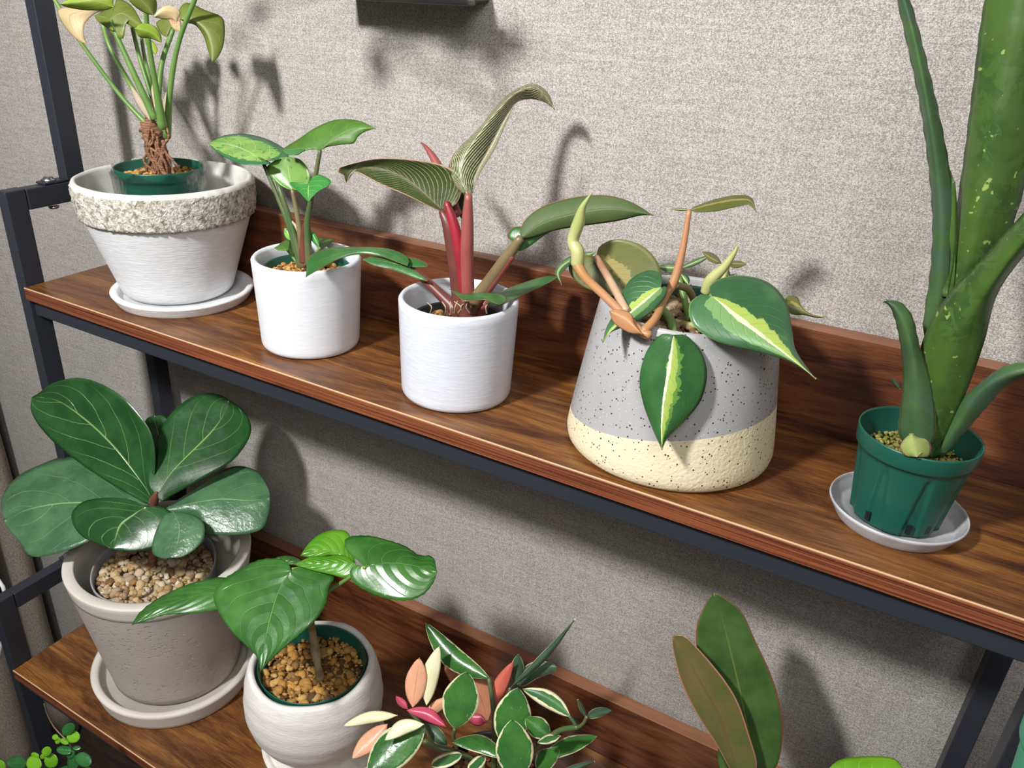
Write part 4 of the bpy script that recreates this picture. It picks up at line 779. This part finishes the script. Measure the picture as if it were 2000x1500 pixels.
# ================================================================ RED-TINGED PHILODENDRON
IX = at(1450, 1600, .07); ipz = IX[2]
Ip = thing('potted_philodendron', 'philodendron with two upright long leaves, one green and one reddish, on the lower shelf', 'potted plant', (IX[0], IX[1], LZ+.001))
nursery(Ip, (IX[0], IX[1]), .040, .050, max(.04, ipz-LZ), LZ+.001, GREEN, inner=.02)
stones('gravel', (IX[0], IX[1]), .044, LZ+max(.04, ipz-LZ)*.88, 90, .002, .005, GRC, Ip, .003, 14)
ptube('petiole', [(1450, 1620), (1462, 1560), (1475, 1500)], .07, [.005, .004], ST_OL, Ip); ptube('petiole', [(1445, 1620), (1440, 1560), (1440, 1510)], .06, [.005, .004], ST_BR, Ip)
leaf(Ip, (L_PG, U_BK), (1478, 1520), (1394, 1157), [(1462, 1430), (1436, 1310), (1410, 1205)], [(1458, 1480), (1420, 1420), (1385, 1340), (1362, 1270), (1361, 1222), (1378, 1180)], [(1515, 1500), (1529, 1440), (1524, 1380), (1506, 1318), (1477, 1256), (1449, 1196), (1418, 1170)], .075, (.3, -.92, .25), cup=-.006, NS=8, NT=34)
leaf(Ip, (L_PR, U_BK), (1442, 1520), (1313, 1243), [(1432, 1480), (1405, 1400), (1371, 1338), (1338, 1280)], [(1425, 1500), (1398, 1452), (1359, 1392), (1331, 1334), (1316, 1275)], [(1478, 1500), (1461, 1430), (1440, 1370), (1410, 1322), (1364, 1268), (1336, 1242)], .055, (.3, -.92, .25), cup=-.008, NS=8, NT=34, label='reddish green leaf')
eleaf(Ip, (L_PG, U_BK), (1425, 1530), (1403, 1462), 10, .06, FR)
# bright leaf at the lower right
KX = at(1690, 1640, .06)
Kp = thing('potted_plant', 'bright green broad leaf rising at the bottom edge near the right rear leg', 'potted plant', (KX[0], KX[1], LZ+.001))
nursery(Kp, (KX[0], KX[1]-.02), .055, .070, .20, LZ+.001, GREEN, inner=.14)
tube('petiole', [(KX[0], KX[1], LZ+.16), (KX[0]+.004, KX[1], LZ+.22), at(1690, 1640, .06), at(1685, 1580, .06), at(1680, 1520, .06)], [.0045, .004, .003], ST_G, Kp)
stones('gravel', (KX[0], KX[1]-.02), .060, LZ+.172, 160, .002, .005, GRC, Kp, .003, 15)
leaf(Kp, (L_LIME, U_UMB), (1680, 1520), (1772, 1510), [(1720, 1505)], [(1690, 1550), (1740, 1540)], [(1618, 1512), (1640, 1484), (1700, 1477), (1745, 1481), (1762, 1498)], .06, (.1, -.5, .8), cup=.006)

# ================================================================ pot at the right edge
RX = (1.322, -.095); RZ = -.012
Rp = thing('nursery_pot', 'bright jade green plastic pot cut by the right edge of the picture', 'pot', (RX[0], RX[1], RZ-.093))
nursery(Rp, RX, .036, .047, .094, RZ-.093, GREEN2, name='pot_body', inner=.05)
stones('soil', RX, .040, RZ-.018, 140, .002, .005, GRC, Rp, .002, 16)
st = thing('plant_stand', 'low stand beside the right end of the rack, under the jade green pot', 'stand', (1.36, -.11, FZ))
box('stand_top', (1.298, -.155, RZ-.109), (1.48, -.055, RZ-.0935), WOOD, st)
for a_, b_ in ((1.30, -.15), (1.455, -.15), (1.30, -.08), (1.455, -.08)): box('leg', (a_, b_, FZ), (a_+.02, b_+.02, RZ-.1095), STEEL, st)

# ================================================================ small round-leaved ficus at the lower left
kb = at(110, 1640, -.235)
Qp = thing('potted_creeping_ficus', 'small trailing plant with round glossy leaves at the bottom left corner', 'potted plant', (kb[0], kb[1], kb[2]-.12))
hq = .12; kz = kb[2]-.12
nursery(Qp, (kb[0], kb[1]), .05, .062, hq, kz, GREEN, inner=hq*.6)
stones('soil', (kb[0], kb[1]), .054, kz+hq*.86, 120, .003, .006, GRC, Qp, .002, 17)
sk = thing('plant_stand', 'tall narrow black stand carrying the small creeping plant left of the rack', 'stand', (kb[0], kb[1], FZ))
box('stand_top', (kb[0]-.075, kb[1]-.075, kz-.02), (kb[0]+.075, kb[1]+.075, kz-.0005), STEEL, sk)
for a_ in (-.07, .05):
    for b_ in (-.07, .05): box('leg', (kb[0]+a_, kb[1]+b_, FZ), (kb[0]+a_+.02, kb[1]+b_+.02, kz-.0205), STEEL, sk)
for pp in ([(86, 1374), (92, 1395), (104, 1418), (118, 1434), (132, 1448), (142, 1468), (150, 1510), (130, 1600), (112, 1660)], [(90, 1480), (88, 1500), (95, 1560), (108, 1650)], [(20, 1500), (50, 1560), (100, 1650)]):
    ptube('vine', pp, -.235, [.0006, .0012, .0016], ST_OL, Qp, seg=6)
KB_ = (L_KB, L_KB); KD_ = (L_KD, L_KD)
for mt, b_, t_, w_, n_ in ((KD_, (123, 1436), (144, 1414), 11, FR), (KB_, (130, 1442), (156, 1436), 12, G), (KB_, (114, 1438), (102, 1442), 6, G), (KB_, (116, 1440), (110, 1453), 6, FR), (KB_, (118, 1444), (134, 1452), 6, UP), (KD_, (141, 1466), (110, 1464), 9, UP), (KD_, (140, 1464), (134, 1482), 9, FR), (KD_, (142, 1462), (158, 1460), 5, UP),
                           (KD_, (148, 1476), (178, 1492), 14, G), (KD_, (146, 1474), (140, 1506), 12, FR), (KB_, (84, 1476), (98, 1460), 9, FR), (KB_, (78, 1482), (54, 1500), 15, G), (KB_, (86, 1488), (113, 1484), 15, FR), (KB_, (76, 1480), (61, 1472), 6, FR), (KB_, (80, 1482), (88, 1472), 5, FR),
                           (KD_, (52, 1490), (13, 1490), 13, G), (KB_, (-8, 1500), (10, 1492), 12, FR), (KD_, (105, 1512), (138, 1500), 10, UP), (KB_, (160, 1512), (178, 1500), 8, UP), (KD_, (30, 1515), (60, 1508), 10, UP)):
    eleaf(Qp, mt, b_, t_, w_, -.24, n_, prof='rnd', cup=.002, th=.0006)

# ================================================================ dark board under the top edge; unseen plant added above to cast wall shadows
bl = at(690, 2, .185); br = at(915, 12, .185)
bd = thing('wall_board', 'dark brown glossy board against the wall at the top edge', 'board', (.56, .21, br[2]))
DB = m_wood('dark_glossy_board', [lin(30, 18, 17), lin(48, 32, 29), lin(66, 46, 40), lin(90, 66, 56)], (2, 9, 9), rough=.2)
box('board_panel', (bl[0]-.05, .185, br[2]+.003), (br[0]-.012, WY-.0005, br[2]+.018), DB, bd, .003)
box('board_lip', (br[0]-.14, .1835, br[2]), (br[0], .20, br[2]+.006), m_plain('grey_glossy_lip', lin(84, 76, 78), .15), bd, .002, label='greyish shiny lip')
Vp = thing('unseen_trailing_plant', 'unseen trailing plant added on the topmost shelf to cast the wall shadows', 'potted plant', (.47, .165, .63))
nursery(Vp, (.47, .165), .036, .046, .07, .6305, BLACKP, inner=.04)
LAMP = np.array([0.39, -1.15, 1.14])
def cast(x, y, Y):                    # where a sprig at depth Y hangs whose shadow falls at that spot of the wall
    p = at(x, y, WY); return p+(LAMP-p)*(WY-Y)/(WY-LAMP[1])
top_ = [(.47, .16, .69), (.475, .105, .72), (.48, .07, .66), (.48, .045, .55)]
for pts, r in (([(775, 40), (740, 75), (722, 120), (740, 158), (765, 150)], .003), ([(740, 95), (800, 112), (850, 148), (915, 162), (940, 195), (975, 205), (990, 170), (965, 120), (900, 95), (850, 85)], .0036), ([(985, 80), (1020, 95), (1062, 112)], .002), ([(520, 5), (480, 60), (500, 100)], .002)):
    tube('vine', top_+[cast(x, y, .025) for x, y in pts], r, ST_G, Vp, seg=6)
for (x, y, rx, ry) in ((740, 135, 17, 24), (730, 100, 12, 16), (800, 60, 50, 34), (870, 45, 55, 40), (930, 80, 50, 40), (985, 95, 40, 30), (900, 105, 30, 14), (1000, 70, 30, 20), (960, 130, 16, 18), (505, 25, 20, 22), (462, 75, 12, 16), (770, 40, 20, 20)):  # unseen leaves, outlines shaped so their shadows land at these wall spots
    Vv = []; nn = 20
    for q in range(nn):
        a_ = 2*math.pi*q/nn; Vv.append(cast(x+rx*math.cos(a_), y+ry*math.sin(a_)*(1+.25*math.cos(2*a_)), .025+.008*math.cos(a_)))
    Vv = Vv+[(a+.0004, b+.0008, c-.0004) for a, b, c in Vv]
    mesh('leaf', Vv, [tuple(range(nn)), tuple(range(2*nn-1, nn-1, -1))]+[(q, q+nn, (q+1) % nn+nn, (q+1) % nn) for q in range(nn)], L_KD, Vp, smooth=False)
